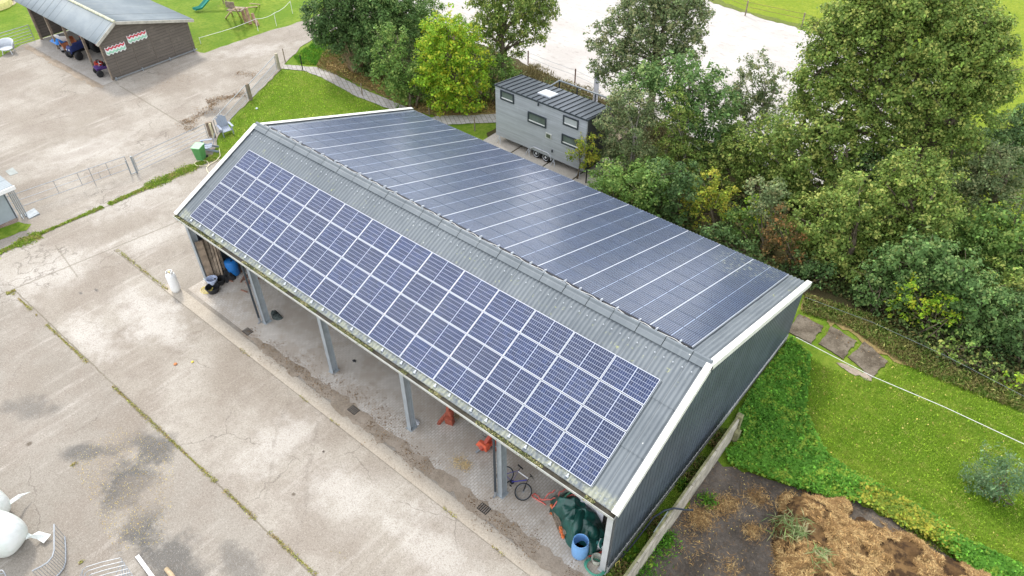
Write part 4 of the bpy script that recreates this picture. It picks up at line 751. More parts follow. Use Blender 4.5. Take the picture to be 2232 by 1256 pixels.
tree('broadleaf_tree', (1990, 680), [(1960, 570, 44), (2010, 560, 46), (2060, 570, 44), (1940, 610, 34), (2000, 620, 44), (2060, 620, 40), (2100, 590, 36)], L_BLUE, 'blue-green tree in the middle of the lower wood edge', leaf=.17, trunk=.16)
tree('bush', (1905, 680), [(1890, 600, 30), (1920, 630, 32), (1885, 640, 26), (1930, 665, 28), (1900, 665, 24), (1955, 640, 28)], L_BLUE, 'low blue-green bush at the edge of the brown grass', leaf=.16, stems=4, cat='bush', fork=.2, trunk=.1, clump=.32)
tree('bush', (2010, 730), [(1985, 625, 24), (1960, 640, 18), (2010, 655, 26), (2040, 670, 28), (1990, 680, 24), (2060, 660, 20), (2030, 700, 24), (2075, 690, 16), (1945, 670, 16)], L_LIME, 'bright yellow-green shrub at the lower edge of the wood', leaf=.15, stems=4, cat='bush', fork=.3, trunk=.07, clump=.26, hollow=.2, dens=.8)
tree('bush', (2120, 740), [(2100, 650, 40), (2140, 640, 40), (2110, 700, 34), (2150, 700, 38), (2080, 720, 22), (2180, 670, 36)], L_BLUE, 'dark teal-green bush right of the bright yellow-green shrub', leaf=.15, stems=4, cat='bush', fork=.2, trunk=.1)
tree('bush', (2215, 780), [(2200, 700, 40), (2235, 740, 38), (2190, 745, 30), (2240, 680, 36), (2225, 790, 26), (2170, 745, 22)], L_DARK, 'very dark bush at the right edge above the wire', leaf=.15, stems=4, cat='bush', fork=.2, trunk=.1)
tree('bush', (2100, 800), [(2070, 760, 18), (2100, 775, 20), (2140, 790, 20), (2050, 750, 16), (2170, 810, 18)], L_OAK, 'low scrubby bush along the right side of the wood edge', leaf=.13, stems=5, cat='bush', fork=.2, trunk=.05, clump=.24)
tree('bush', (2215, 850), [(2205, 828, 16), (2232, 835, 20)], L_LIME, 'small lime bush at the right picture edge near the wire', leaf=.13, stems=3, cat='bush', fork=.2, trunk=.04, clump=.22)
tree('willow_shrub', (2170, 1086), [(2165, 1040, 40), (2130, 1050, 26), (2200, 1045, 34), (2170, 1005, 26), (2150, 1065, 26), (2195, 1015, 22), (2125, 1025, 16), (2215, 1025, 18), (2185, 1070, 20)], L_WIL, 'airy bluish-green willow shrub alone on the right lawn', leaf=.12, stems=9, cat='shrub', fork=.2, trunk=.04, clump=.24, hollow=.15, dens=2.2, asp=.3, minz=.05)
# background scrub beyond the playground, top edge
tree('bush', (610, -30), [(560, -20, 30), (600, -12, 26), (640, -8, 26), (680, 0, 24), (520, -25, 30)], L_GREY, 'grey-green scrub at the top edge behind the playground', leaf=.2, stems=3, cat='bush', fork=.2, trunk=.1)
tree('bush', (30, -6), [(22, -4, 14), (40, -8, 12), (30, -20, 20)], L_DARK, 'small dark bush in the top left corner by the wooden shed', leaf=.16, stems=2, cat='bush', fork=.2, trunk=.05)
tree('bush', (1365, 440), [(1320, 375, 24), (1350, 385, 26), (1385, 380, 26), (1300, 385, 18), (1340, 360, 20), (1400, 365, 24)], L_MAPLE, 'green bush filling the foot of the pale-stemmed tree behind the barn roof', leaf=.14, stems=3, cat='bush', fork=.2, trunk=.07)
tree('bush', (1595, 560), [(1575, 520, 24), (1600, 535, 24), (1625, 545, 22), (1650, 555, 20), (1550, 505, 22)], L_DARK, 'low dark undergrowth right behind the rear roof edge', leaf=.14, stems=3, cat='bush', fork=.2, trunk=.06)
tree('bush', (1760, 615), [(1745, 590, 20), (1775, 595, 24), (1800, 605, 22), (1720, 585, 18), (1760, 570, 24)], L_DARK, 'low dark undergrowth by the right rear corner of the barn', leaf=.14, stems=3, cat='bush', fork=.2, trunk=.06)
tree('broadleaf_tree', (1880, 470), [(1870, 370, 44), (1900, 350, 40), (1850, 420, 40), (1880, 440, 40), (1910, 410, 38)], L_DARK, 'shaded dark tree between the two lower oaks', leaf=.15, trunk=.14)
tree('broadleaf_tree', (2100, 470), [(2080, 330, 36), (2060, 370, 34), (2120, 340, 30), (2050, 430, 30)], L_MAPLE, 'mid green tree filling the gap below the right side of the huge oak', leaf=.15, trunk=.14)
tree('bush', (2060, 760), [(2040, 715, 18), (2075, 725, 20), (2020, 735, 14), (2100, 745, 20), (2135, 755, 22)], L_MAPLE, 'green undergrowth below the bright yellow-green shrub', leaf=.13, stems=3, cat='bush', fork=.2, trunk=.05, clump=.26)
for i, (bs, lb, mt, lab) in enumerate([
    ((1700, 400), [(1690, 290, 30), (1720, 330, 34), (1680, 370, 34), (1700, 410, 34), (1665, 430, 30), (1640, 400, 30)], L_MAPLE, 'fresh green tree between the sparse pale tree and the rounded oak'),
    ((1580, 420), [(1560, 340, 34), (1590, 370, 34), (1540, 370, 30), (1600, 320, 28), (1530, 345, 26)], L_OAK, 'green tree directly above the large yellow-green bush'),
    ((1430, 440), [(1430, 370, 28), (1460, 385, 30), (1410, 385, 24), (1450, 400, 26)], L_MAPLE, 'bushy tree below the slim yellow-green tree'),
    ((1860, 620), [(1850, 590, 26), (1830, 610, 22), (1870, 620, 24), (1810, 590, 22)], L_OAK, 'small green tree at the wood edge left of the low blue-green bush'),
    ((2060, 560), [(2030, 500, 34), (2080, 520, 34), (2110, 480, 30), (2060, 480, 34)], L_OAK, 'green tree in the middle of the right-hand wood'),
    ((2180, 700), [(2150, 600, 30), (2200, 640, 34), (2150, 650, 30), (2230, 620, 30), (2110, 620, 28)], L_OAK, 'green tree above the dark teal-green bush at the right edge'),
    ((1950, 560), [(1880, 480, 30), (1920, 440, 28), (1950, 500, 34), (1990, 520, 34), (1920, 560, 30)], L_BLUE, 'shaded green tree behind the low blue-green bush')]):
    tree('broadleaf_tree', bs, lb, mt, lab, leaf=.15, trunk=.13, clump=.34)
# a bare forked branch and yellow shoots
bb = MB(); p, _t = axis_pt(2003, 385, *G2(1990, 480), -3.0); p = Vector(p)
for q in ((-.25, 0, -.75), (.2, .1, -.8), (-.02, .05, -.55)): bb.tube([p, p+Vector(q)*.5+Vector((.03, 0, 0)), p+Vector(q)], [.035, .025, .012], 5)
tag(bb.build('dead_branch', M_BARKL), 'bare pale forked branch sticking out of the green wood', 'branch')
# ------------------------------------------------------------------ wooden shed
SX0, SX1, SY0, SY1 = -40.6, -28.85, 3.4, 10.3
M_SHEDW = m_clad('weathered_shed_boards', (.145, .125, .105), .22, .9); M_SHEDR = plain('shed_roof_cement', (.235, .27, .29), .6, var=.10, scale=.7, dirt=.06)
M_SHEDR2 = plain('mossy_rear_shed_roof', (.19, .225, .245), .7, var=.12, scale=.5, dirt=.12)
def m_shroof(name, c1, c2, per):
    a = N(name); W = a.co('World'); x = a.sep(W)[0]; c = a.mix(a.ramp(a.noise(.6, 6, .65), .35, .65), c1, c2)
    fr = a.math('ABSOLUTE', a.math('SUBTRACT', a.math('FRACT', a.math('DIVIDE', x, per)), .5)); c = a.mix(a.ramp(fr, .455, .49, 0, .6), c, tuple(q*.35 for q in c1))
    f2 = a.math('ABSOLUTE', a.math('SUBTRACT', a.math('FRACT', a.math('DIVIDE', x, .177)), .5)); c = a.mix(a.ramp(f2, .25, .5, 0, .30), c, tuple(q*.45 for q in c1))  # dark bands at the corrugation pitch: rib shading put into the colour
    c = a.mix(a.ramp(a.noise(3, 6, .8), .55, .72, 0, .4), c, (.30, .31, .24)); return a.done(c, .65)
M_SHEDR = m_shroof('shed_roof_sheets', (.25, .285, .305), (.30, .335, .35), .90); M_SHEDR2 = m_shroof('rear_shed_roof_sheets', (.19, .225, .245), (.24, .275, .29), 1.8)
sh = thing('wooden_shed', 'dark wooden open shed with grey corrugated roof at top left', 'shed', (-34.7, 6.8, 0))
RY, RZ = SY0+1.4, 4.10; FE, FZ = SY0-.35, 3.02; BE, BZ = SY1+.35, 2.50
def slopef(u0, y0, z0, y1, z1, mat_, nm):
    b = MB(); x0, x1 = -41.6, SX1+.35; nx = int((x1-x0)/.177*4)
    b.grid(lambda u, v: (x0+(x1-x0)*u, y0+(y1-y0)*v, z0+(z1-z0)*v+.03*math.sin((x1-x0)*u*2*math.pi/.177)), nx, 2); o = b.build(nm, mat_, sh, smooth=True)
    m = o.modifiers.new('t', 'SOLIDIFY'); m.thickness = .03
slopef(0, FE, FZ, RY+.02, RZ+.03, M_SHEDR, 'front_roof'); slopef(0, RY-.02, RZ, BE, BZ, M_SHEDR2, 'rear_roof')
b = MB(); b.tube([(-41.6, RY, RZ+.02), (SX1+.38, RY, RZ+.02)], .10, 8); b.build('ridge_cap', plain('lichened_ridge', (.50, .50, .36), .8, var=.25, scale=5), sh)
b = MB(); x = SX1+.36
b.bar((x, FE, FZ-.10), (x, RY, RZ-.08), .05, .20); b.bar((x, RY, RZ-.08), (x, BE, BZ-.10), .05, .20); b.build('verge_board', plain('pale_verge_board', (.44, .42, .36), .8, var=.2, dirt=.2), sh)
b = MB(); q = [(SY0+.02, .12), (SY1, .12), (SY1, BZ-.08), (RY, RZ-.12), (SY0+.02, FZ+.05)]; n = len(q)
b.add([(SX1-.001*0, y, z) for y, z in q]+[(SX1-.08, y, z) for y, z in q], [tuple(range(n)), tuple(range(n, 2*n))[::-1]]+[(i, n+i, n+(i+1) % n, (i+1) % n) for i in range(n)])
b.add([(SX0, y, z) for y, z in q]+[(SX0+.08, y, z) for y, z in q], [tuple(range(n)), tuple(range(n, 2*n))[::-1]]+[(i, n+i, n+(i+1) % n, (i+1) % n) for i in range(n)])
b.box(((SX0+SX1)/2, SY1-.04, 1.25), (SX1-SX0-.2, .08, 2.35)); b.build('board_wall', M_SHEDW, sh)
for k in range(5): b = MB(); b.box((SX1+.02, SY0+.7+k*1.5, (1.1, 1.32, 1.25, 1.05, .98)[k]+.1), (.02, .05, (2.1, 2.5, 2.3, 1.9, 1.8)[k])); b.build('batten', plain('pale_batten', (.17, .145, .12), .85, var=.2), sh)
for x in (SX0+.1, -37.6, -34.7, -31.8, SX1-.12):
    b = MB(); b.box((x, SY0+.05, 1.5), (.16, .16, 3.0)); b.build('post', M_WOODG, sh)
b = MB(); b.box(((SX0+SX1)/2, SY0+.05, 3.02), (SX1-SX0, .12, .18)); b.build('beam', M_WOODG, sh)
b = MB(); b.box((SX1+.14, SY0+3.5, .16), (.05, 6.9, .05)); 
for y in (SY0+.2, SY0+2.3, SY0+4.6, SY0+6.7): b.box((SX1+.08, y, .12), (.10, .08, .24))
b.build('base_rail', M_GALVD, sh)
sheet('shed_floor', [(SX0-.1, SY0-1.1), (SX1+.1, SY0-.9), (SX1, SY1), (SX0, SY1)], .03, m_gran('shed_floor_concrete', (.36, .33, .29), (.42, .39, .35), dk=.3))
sheet('damp_strip', jag([(-40.4, 2.2), (-28.6, 2.6), (-28.4, 2.3), (-29, 1.9), (-40.4, 1.8)], .08, .3, 3), .026, M_DAMP)
# wavy red white and green boards on the gable (the mascots above them are left out)
for (yc, zc, hh) in ((SY0+.95, 2.05, 0), (SY0+2.75, 2.35, 1)):
    t = thing('wall_board', 'wavy red white green striped board, %s of the two on the shed gable' % ('upper' if hh else 'lower'), 'board', (SX1+.03, yc, zc))
    for nm, dz, hgt, mt in (('red_stripe', .16, .13, plain('board_red', (.55, .06, .09), .5)), ('green_stripe', -.12, .15, plain('board_green', (.32, .60, .44), .5)), ('white_backing', -.20, .54, M_WHITE)):
        b = MB(); m = 40; vs = []; off = .04 if nm == 'white_backing' else .055; ex = .04 if nm == 'white_backing' else 0
        for i in range(m+1):
            y = yc-.72-ex+(1.44+2*ex)*i/m; tri = abs((i*5/m) % 1-.5)*.22; z = zc+dz+tri
            vs += [(SX1+off, y, z), (SX1+off, y, z+hgt), (SX1+off-.02, y, z), (SX1+off-.02, y, z+hgt)]
        fs = []
        for i in range(m): a = i*4; fs += [(a, a+4, a+5, a+1), (a+2, a+3, a+7, a+6), (a+1, a+5, a+7, a+3), (a, a+2, a+6, a+4)]
        b.add(vs, fs); b.build(nm, mt, t)
# vehicles and machines in the shed -------------------------------------------------
M90X = Matrix.Rotation(R(90), 3, 'X')
def wheel(parent, c, r, w_, name='wheel', rimm=None, ax='y'):
    Mx = M90X if ax == 'y' else Matrix.Rotation(R(90), 3, 'Y')
    b = MB(); b.lathe(c, [(r*.55, -w_/2), (r*.92, -w_/2), (r, -w_*.3), (r, w_*.3), (r*.92, w_/2), (r*.55, w_/2)], 18, Mx); o = b.build(name, M_RUB, parent, smooth=True)
    b = MB(); b.lathe(c, [(.0, -w_*.3), (r*.3, -w_*.3), (r*.58, -w_*.45), (r*.58, w_*.45), (r*.3, w_*.3), (0, w_*.3)], 14, Mx); b.build('rim', rimm or M_GALV, o); return o
def place(t, p, rz, s=1.): t.location = (p[0], p[1], p[2]); t.rotation_euler = (0, 0, R(rz)); t.scale = (s, s, s); return t
# flat trailer with load
t = thing('flat_trailer', 'small red framed trailer loaded with blue and white gear in the shed', 'trailer', local=True)
b = MB(); b.box((0, 0, .48), (1.9, 1.1, .05)); b.box((0, .55, .6), (1.9, .03, .22)); b.box((0, -.55, .6), (1.9, .03, .22)); b.box((-.95, 0, .6), (.03, 1.1, .22)); b.build('bed', plain('orange_brown_bed', (.35, .12, .05), .7, var=.2), t)
b = MB(); b.bar((.9, .4, .42), (1.9, 0, .4), .06, .06); b.bar((.9, -.4, .42), (1.9, 0, .4), .06, .06); b.box((0, 0, .42), (1.8, .9, .06)); b.build('drawbar', M_RED, t)
for y in (-.64, .64): wheel(t, (0, y, .30), .30, .16, rimm=M_RED)
for y in (-.64, .64): b = MB(); b.bar((-.34, y, .5), (.34, y, .5), .2, .02); b.bar((.34, y, .5), (.48, y, .32), .2, .02); b.build('mudguard', M_GALV, t)
place(t, (-36.6, 4.0, .03), -12)
t2 = thing('gear_pile', 'pile of blue and white tarpaulin and boards on the shed trailer', 'pile', G(125, 88, .6)); x0, y0_, _ = G(125, 88, .6); b = MB()
b.grid(lambda u, v: (x0-.6+1.3*u, y0_-.4+.9*v, .52+.5*math.sin(math.pi*u)*math.sin(math.pi*v)*(.8+.4*math.sin(9*u+4*v))), 14, 10); b.build('tarpaulin', M_BLUEB, t2)
b = MB(); b.box((x0+.5, y0_, .9), (.5, .04, .7), rz=.5, rx=.5); b.box((x0+.9, y0_+.2, .9), (.6, .04, .6), rz=.7, rx=.6); b.build('white_board', M_WHITE, t2)
# compact tractor
t = thing('tractor', 'dark blue and red compact tractor parked nose out in the shed', 'tractor', local=True)
b = MB(); b.box((.55, 0, .85), (1.3, .5, .45)); b.box((1.22, 0, .75), (.10, .46, .5)); b.build('bonnet', M_BLUE, t, bevel=.05)
b = MB(); b.box((.3, 0, .55), (2.0, .34, .3)); b.box((-.75, 0, .8), (.6, .6, .12)); b.build('chassis', M_BLACK, t)
b = MB(); b.box((-.75, 0, 1.0), (.42, .42, .10)); b.box((-.95, 0, 1.22), (.08, .42, .4)); b.build('seat', M_BLACK, t, bevel=.03)
b = MB(); b.tube([(-.1, 0, 1.0), (-.25, 0, 1.3)], .02, 6); b.tube([(-.25+.17*math.cos(a_)*.5, .17*math.sin(a_), 1.3+.17*math.cos(a_)*.7) for a_ in np.linspace(0, 6.28, 17)[:-1]], .014, 6, True); b.build('steering_wheel', M_BLACK, t)
b = MB(); b.tube([(-1.0, -.45, .6), (-1.0, -.45, 2.1), (-1.0, .45, 2.1), (-1.0, .45, .6)], .03, 6); b.build('roll_bar', M_BLACK, t)
for y in (-.62, .62): wheel(t, (-.75, y, .58), .58, .34); 
for y in (-.52, .52): wheel(t, (.95, y, .33), .33, .22, 'front_wheel')
for y in (-.55, .55): b = MB(); b.bar((-1.2, y, 1.12), (-.4, y, 1.15), .36, .04); b.build('fender', M_RED, t)
for y in (-.15, .15): b = MB(); b.lathe((1.28, y, .85), [(.06, 0), (.06, .03), (0, .04)], 10, Matrix.Rotation(R(90), 3, 'Y')); b.build('headlight', M_LGREY, t)
place(t, G(188, 118, .03), -78)
t = thing('tractor', 'dark red tractor standing deep inside the shed behind the trailer', 'tractor', local=True)
b = MB(); b.box((.5, 0, .95), (1.4, .55, .5)); b.build('bonnet', plain('dark_red_paint', (.20, .02, .04), .4), t, bevel=.05)
b = MB(); b.box((-.3, 0, .7), (2., .4, .3)); b.box((-.8, 0, 1.15), (.45, .5, .4)); b.build('chassis', M_BLACK, t)
for y in (-.7, .7): wheel(t, (-.8, y, .62), .62, .36)
for y in (-.55, .55): wheel(t, (.9, y, .36), .36, .22, 'front_wheel')
place(t, (-34.0, 6.2, .03), -88)
# red mower and quad
t = thing('lawn_mower', 'bright red lawn mower lying in front of the quad bike', 'mower', local=True)
b = MB(); b.lathe((0, 0, .12), [(.36, 0), (.38, .08), (.30, .16), (.12, .2), (0, .2)], 16); b.build('deck', plain('bright_red', (.62, .05, .03), .35), t, smooth=True)
b = MB(); b.lathe((0, 0, .30), [(.15, 0), (.15, .14), (.08, .2), (0, .2)], 14); b.build('engine', M_BLACK, t)
b = MB(); b.tube([(-.3, -.2, .25), (-1.0, -.22, .8), (-1.0, .22, .8), (-.3, .2, .25)], .016, 6); b.build('handle', M_RED, t)
for x_, y_ in ((.3, .33), (.3, -.33), (-.3, .33), (-.3, -.33)): wheel(t, (x_, y_, .11), .11, .06)
place(t, G(216, 144, .03), 160)
t = thing('quad_bike', 'dark purple and white child quad bike at the shed corner', 'quad bike', local=True)
b = MB(); b.box((.05, 0, .5), (1.1, .3, .22)); b.box((.5, 0, .62), (.35, .7, .06)); b.box((-.45, 0, .62), (.45, .75, .06)); b.build('body', plain('purple_plastic', (.10, .05, .20), .4), t, bevel=.04)
b = MB(); b.box((-.25, 0, .68), (.6, .28, .10)); b.build('seat', M_BLACK, t, bevel=.03)
b = MB(); b.tube([(.3, 0, .65), (.22, 0, .9)], .02, 6); b.tube([(.15, -.36, .95), (.24, -.1, .9), (.24, .1, .9), (.15, .36, .95)], .018, 6); b.build('handlebar', M_LGREY, t)
for x_, y_ in ((.5, .4), (.5, -.4), (-.48, .42), (-.48, -.42)): wheel(t, (x_, y_, .25), .25, .2)
place(t, G(232, 160, .03), -100)
b = MB(); b.lathe((0, 0, 0), [(.30, 0), (.36, .06), (.36, .16), (.30, .22), (.2, .2), (.2, .02), (.3, 0)], 18)
for k in range(3): pass
tr_ = tag(b.build('tyre', M_RUB, smooth=True, origin=(0, 0, 0)), 'big black tyre leaning against the inside of the shed gable', 'tyre'); tr_.location = (SX1-.5, SY0+.75, .55); tr_.rotation_euler = (R(90), 0, R(80)); tr_.scale = (1.6, 1.6, 1.3)
# ------------------------------------------------------------------ gates, posts, fences
def post(px, py, h, r=.09, lab='', m=None, loc=None, name='fence_post', cat='post', group=None, lean=(0, 0)):
    x, y = loc or G2(px, py); b = MB(); b.tube([(x, y, -.02), (x+lean[0]*.5, y+lean[1]*.5, h*.5), (x+lean[0], y+lean[1], h)], [r*1.05, r, r*.92], 9)
    return tag(b.build(name, m or M_WOODG), lab, cat, group)
def gate(A, B, h, rails, lab, verts=(0, 1), z0=.15, mesh=False, r=.020, name='field_gate', grp=None):
    A, B = Vector((*A, 0)), Vector((*B, 0)); t = thing(name, lab, 'gate', tuple((A+B)/2), grp)
    P = lambda u, z: A.lerp(B, u)+Vector((0, 0, z))
    b = MB(); b.tube([P(0, z0), P(1, z0)], r*1.1, 7); b.tube([P(0, h), P(1, h)], r*1.25, 7); b.tube([P(0, z0-.04), P(0, h+.02)], r*1.25, 7); b.tube([P(1, z0-.04), P(1, h+.02)], r*1.25, 7); b.build('gate_frame', M_GALV, t)
    for k in range(1, rails-1): b = MB(); z = z0+(h-z0)*k/(rails-1); b.tube([P(0, z), P(1, z)], r*.85, 6); b.build('rail', M_GALV, t)
    for v in verts:
        if 0 < v < 1: b = MB(); b.tube([P(v, z0), P(v, h)], r, 6); b.build('upright', M_GALV, t)
    if mesh:
        b = MB(); L = (B-A).length; n_ = int(L/.10)
        for i in range(1, n_): b.tube([P(i/n_, z0), P(i/n_, h*.62)], .006, 4)
        for j in range(7): z = z0+(h*.62-z0)*j/6; b.tube([P(0, z), P(1, z)], .006, 4)
        b.build('wire_mesh', M_GALV, t)
    return t
gp = [G2(609, 151), G2(547, 217), G2(467, 300)]
gate((gp[0][0]+.1, gp[0][1]-.25), (gp[1][0]+.05, gp[1][1]+.1), 1.15, 3, 'galvanised gate with wire mesh, farther of the two beside the grass', mesh=True)
gate((gp[1][0]+.0, gp[1][1]-.15), (gp[2][0]-.05, gp[2][1]+.3), 1.15, 3, 'galvanised gate with wire mesh, nearer of the two, ending at the roped post', mesh=True)
post(0, 0, 1.25, .12, 'thick pale wooden gate post at the start of the paved path', plain('pale_post_wood', (.40, .36, .27), .85, var=.2), loc=gp[0], name='gate_post')
post(0, 0, 1.2, .13, 'grey wooden post between the two mesh gates', loc=gp[1], name='gate_post')
post(0, 0, 1.15, .13, 'weathered wooden corner post with ropes hanging on it', M_WOODG, loc=gp[2], name='gate_post')
post(0, 0, 1.0, .10, 'second weathered post standing right beside the roped corner post', M_WOODG, loc=(gp[2][0]-.35, gp[2][1]-.05), name='gate_post')
rp_ = MB(); x, y = gp[2]
for i in range(9):
    dx, dy = .12+.16*random.random(), -.12+.2*random.random(); rp_.tube([(x+.05, y, 1.1), (x+dx, y+dy-.1, 1.12), (x+dx+.06, y+dy-.12, .6), (x+dx+.12*random.random(), y+dy-.15, .12+.2*random.random())], .02, 5)
tag(rp_.build('rope_bundle', plain('cream_rope', (.62, .56, .38), .85)), 'cream ropes hanging over the weathered corner post', 'rope')
gate((-15.95, 3.05), (-15.85, -1.95), 1.15, 5, 'five-bar galvanised gate between roped post and small hinge post', r=.018)
hb = MB(); hb.box((-15.87, -2.05, .6), (.09, .09, 1.2)); hb.box((-15.87, -2.42, .6), (.06, .06, 1.0)); hb.bar((-15.87, -2.05, .1), (-15.87, -2.42, .1), .04, .04); tag(hb.build('hinge_post', M_GALVD), 'small steel double hinge post in the yard between two gates', 'post')
gt = gate((-16.15, -2.3), (-17.25, -8.75), 1.2, 3, 'long three-rail steel gate standing open across the concrete yard', verts=(.17, .42, .62), z0=.35, r=.017)
b = MB(); b.tube([(-16.52, -4.35, 0), (-16.52, -4.35, 1.25)], .02, 6); b.tube([(-16.44, -3.95, .3), (-16.44, -3.95, .75)], .014, 5); b.build('prop_leg', M_GALV, gt)
# left gate in front of the top left grass
gate((-40.75, 3.0), (-40.75, -1.2), 1.3, 6, 'pale galvanised gate beside the wooden shed at the far left', r=.024)
gate((-40.75, -1.35), (-40.7, -5.5), 1.3, 6, 'second pale galvanised gate running out of the left picture edge', r=.024)
post(0, 0, 1.2, .10, 'short wooden post behind the pale grey tub chair', loc=(-40.7, -1.28))
# electric fence on the playground lawn
efp = [G2(438, 96), (G2(563, 68)), G2(603, 57), G2(638, 30)]; eh = [.55, 1.05, 1.1, 1.1]
fe = thing('electric_fence', 'white electric fence tape with thin posts on the playground lawn', 'fence', (*efp[1], 0))
for (x, y), h in zip(efp, eh): b = MB(); b.tube([(x, y, 0), (x, y, h)], .022, 5); b.build('post', M_WHITE, fe)
b = MB()
for i in range(3):
    a_, c_ = Vector((*efp[i], eh[i])), Vector((*efp[i+1], eh[i+1])); b.tube([a_.lerp(c_, u)-Vector((0, 0, .12*math.sin(math.pi*u)+.04*random.random())) for u in np.linspace(0, 1, 9)], .018, 4)
b.build('tape', M_ROPE, fe)
for (px, py, h, lab, m) in [(622, 136, 1.1, 'thin brown stake beside the lane near the pale gate post', M_WOODG), (660, 153, 1.2, 'thin dark stake at the bend of the paved path', M_BLACK), (790, 208, .92, 'short dark stake halfway along the paved path', M_WOODG),
                            (936, 250, .7, 'short stake beside the path right behind the barn roof', M_WOODG), (1035, 285, 1.0, 'dark stake on the little lawn left of the tiny house', M_WOODG), (1277, 400, 1.5, 'dark stake in front of the tiny house right corner', M_BLACK)]:
    post(px, py, h, .04, lab, m, name='stake', cat='stake')
# arena fence
af = thing('wire_fence', 'rusty post and wire fence along the near edge of the sand arena', 'fence', (0, 24.5, 0)); ap = [(-12, 27.0), (-6.83, 25.13), (-2.22, 24.9), (2.9, 24.3), (7.22, 23.7), (12, 23.4)]
for x, y in ap: b = MB(); b.tube([(x, y, 0), (x, y, 1.1)], .05, 6); b.build('post', plain('rusty_post', (.14, .07, .05), .9), af)
b = MB()
for z in (.98, .6):
    for i in range(len(ap)-1): b.tube([(*ap[i], z), ((ap[i][0]+ap[i+1][0])/2, (ap[i][1]+ap[i+1][1])/2, z-.05), (*ap[i+1], z)], .012, 4)
b.build('wire', M_GALVD, af)
af = thing('wire_fence', 'post and wire fence along the far side of the sand arena before the field', 'fence', (0, 47, 0)); ap = [G2(1500, -22), G2(1624, 35), G2(1746, 62), G2(1880, 110), G2(2010, 160)]
for x, y in ap: b = MB(); b.tube([(x, y, 0), (x, y, 1.3)], .06, 6); b.build('post', M_WOODG, af)
b = MB()
for z in (1.2, .8):
    for i in range(len(ap)-1): b.tube([(*ap[i], z), (*ap[i+1], z)], .014, 4)
b.build('wire', plain('rust_wire', (.2, .12, .08), .8), af)
sheet('field_margin', jag(Pg((1500, -30), (1555, 8), (1780, 76), (1900, 110), (1900, 98), (1780, 64), (1620, 22), (1520, -20)), .1, .5), .03, m_grass('margin_grass', (.20, .24, .05), (.26, .28, .07), (.17, .22, .04)))
# white wires on the right
def wire(pts, r, lab, posts=True, m=None):
    t = thing('rope_line', lab, 'rope', pts[0]); b = MB(); b.tube([Vector(p) for p in pts], r, 5); b.build('rope', m or M_ROPE, t)
    return t
wire([G(1735, 735, .2), G(1900, 820, .25), G(2060, 888, .3), G(2240, 972, .4), G(2500, 1090, .5)], .014, 'thick white rope line across the right lawn past the old slabs')
wire([G(1755, 648, .6), G(1900, 702, .6), G(2060, 775, .6), G(2240, 868, .6), G(2400, 950, .6)], .006, 'thin pale wire along the foot of the wood behind the barn', m=M_GALVD)
# ------------------------------------------------------------------ yard furniture
def adirondack(lab, p, rz):
    t = thing('garden_chair', lab, 'chair', local=True)
    b = MB(); 
    for i in range(5): b.box((.0+.02, -.22+.11*i, .33), (.50, .10, .025), ry=.18)
    b.build('seat', M_CHAIR, t)
    b = MB()
    for i in range(5):
        y = -.24+.12*i; h = .78-.05*abs(i-2)**1.5; b.box((-.27-h*.5*.32, y, .30+h*.5*.94), (.025, .11, h), ry=-.33)
    b.build('backrest', M_CHAIR, t)
    for s in (-1, 1):
        b = MB(); b.box((.06, s*.34, .56), (.66, .12, .025)); b.build('armrest', M_CHAIR, t)
        b = MB(); b.box((.30, s*.30, .27), (.09, .03, .55)); b.bar((.28, s*.27, .36), (-.52, s*.27, .05), .03, .11); b.build('leg', M_CHAIR, t)
    return place(t, p, rz, 1.12)
adirondack('grey slatted garden chair on the grass, right of the roped post', G(495, 292), -12)
adirondack('grey slatted garden chair on concrete, right beside the green wheelie bin', G(457, 330), -125)
t = thing('wheelie_bin', 'green wheelie bin with pale lid next to a grey garden chair', 'bin', local=True)
b = MB(); b.add([(sx*w_, sy*d_, z) for z, w_, d_ in ((.06, .22, .24), (.95, .28, .34)) for sx, sy in ((-1, -1), (1, -1), (1, 1), (-1, 1))], [(3, 2, 1, 0), (4, 5, 6, 7), (0, 1, 5, 4), (1, 2, 6, 5), (2, 3, 7, 6), (3, 0, 4, 7)]); b.build('body', M_GREENP, t, bevel=.03)
b = MB(); b.box((0, 0, .99), (.60, .74, .05)); b.box((0, .36, .98), (.5, .06, .06)); b.build('lid', M_LGRN, t, bevel=.02)
for s in (-1, 1): b = MB(); b.lathe((s*.24, .28, .10), [(0, -.03), (.10, -.03), (.10, .03), (0, .03)], 14, Matrix.Rotation(R(90), 3, 'Y')); b.build('wheel', M_RUB, t)
place(t, G(440, 348), 30)
b = MB(); pts = [G(*p, .06) for p in [(478, 325), (480, 340), (472, 350), (458, 358), (450, 366), (452, 374), (462, 382)]]; b.tube(pts, .025, 6)
pts = [G(*p, .06) for p in [(455, 357), (452, 352), (440, 350), (428, 352), (423, 357), (430, 362), (445, 362), (455, 360)]]; b.tube(pts, .025, 6, True); tag(b.build('garden_hose', M_CREAMH), 'cream hose looped on the ground below the green bin', 'hose')
b = MB(); b.lathe((*G2(487, 268), 0), [(.01, 0), (.012, 1.0)], 5); tag(b.build('thin_cane', M_ROPE), 'thin white cane standing by the mesh gate', 'cane')
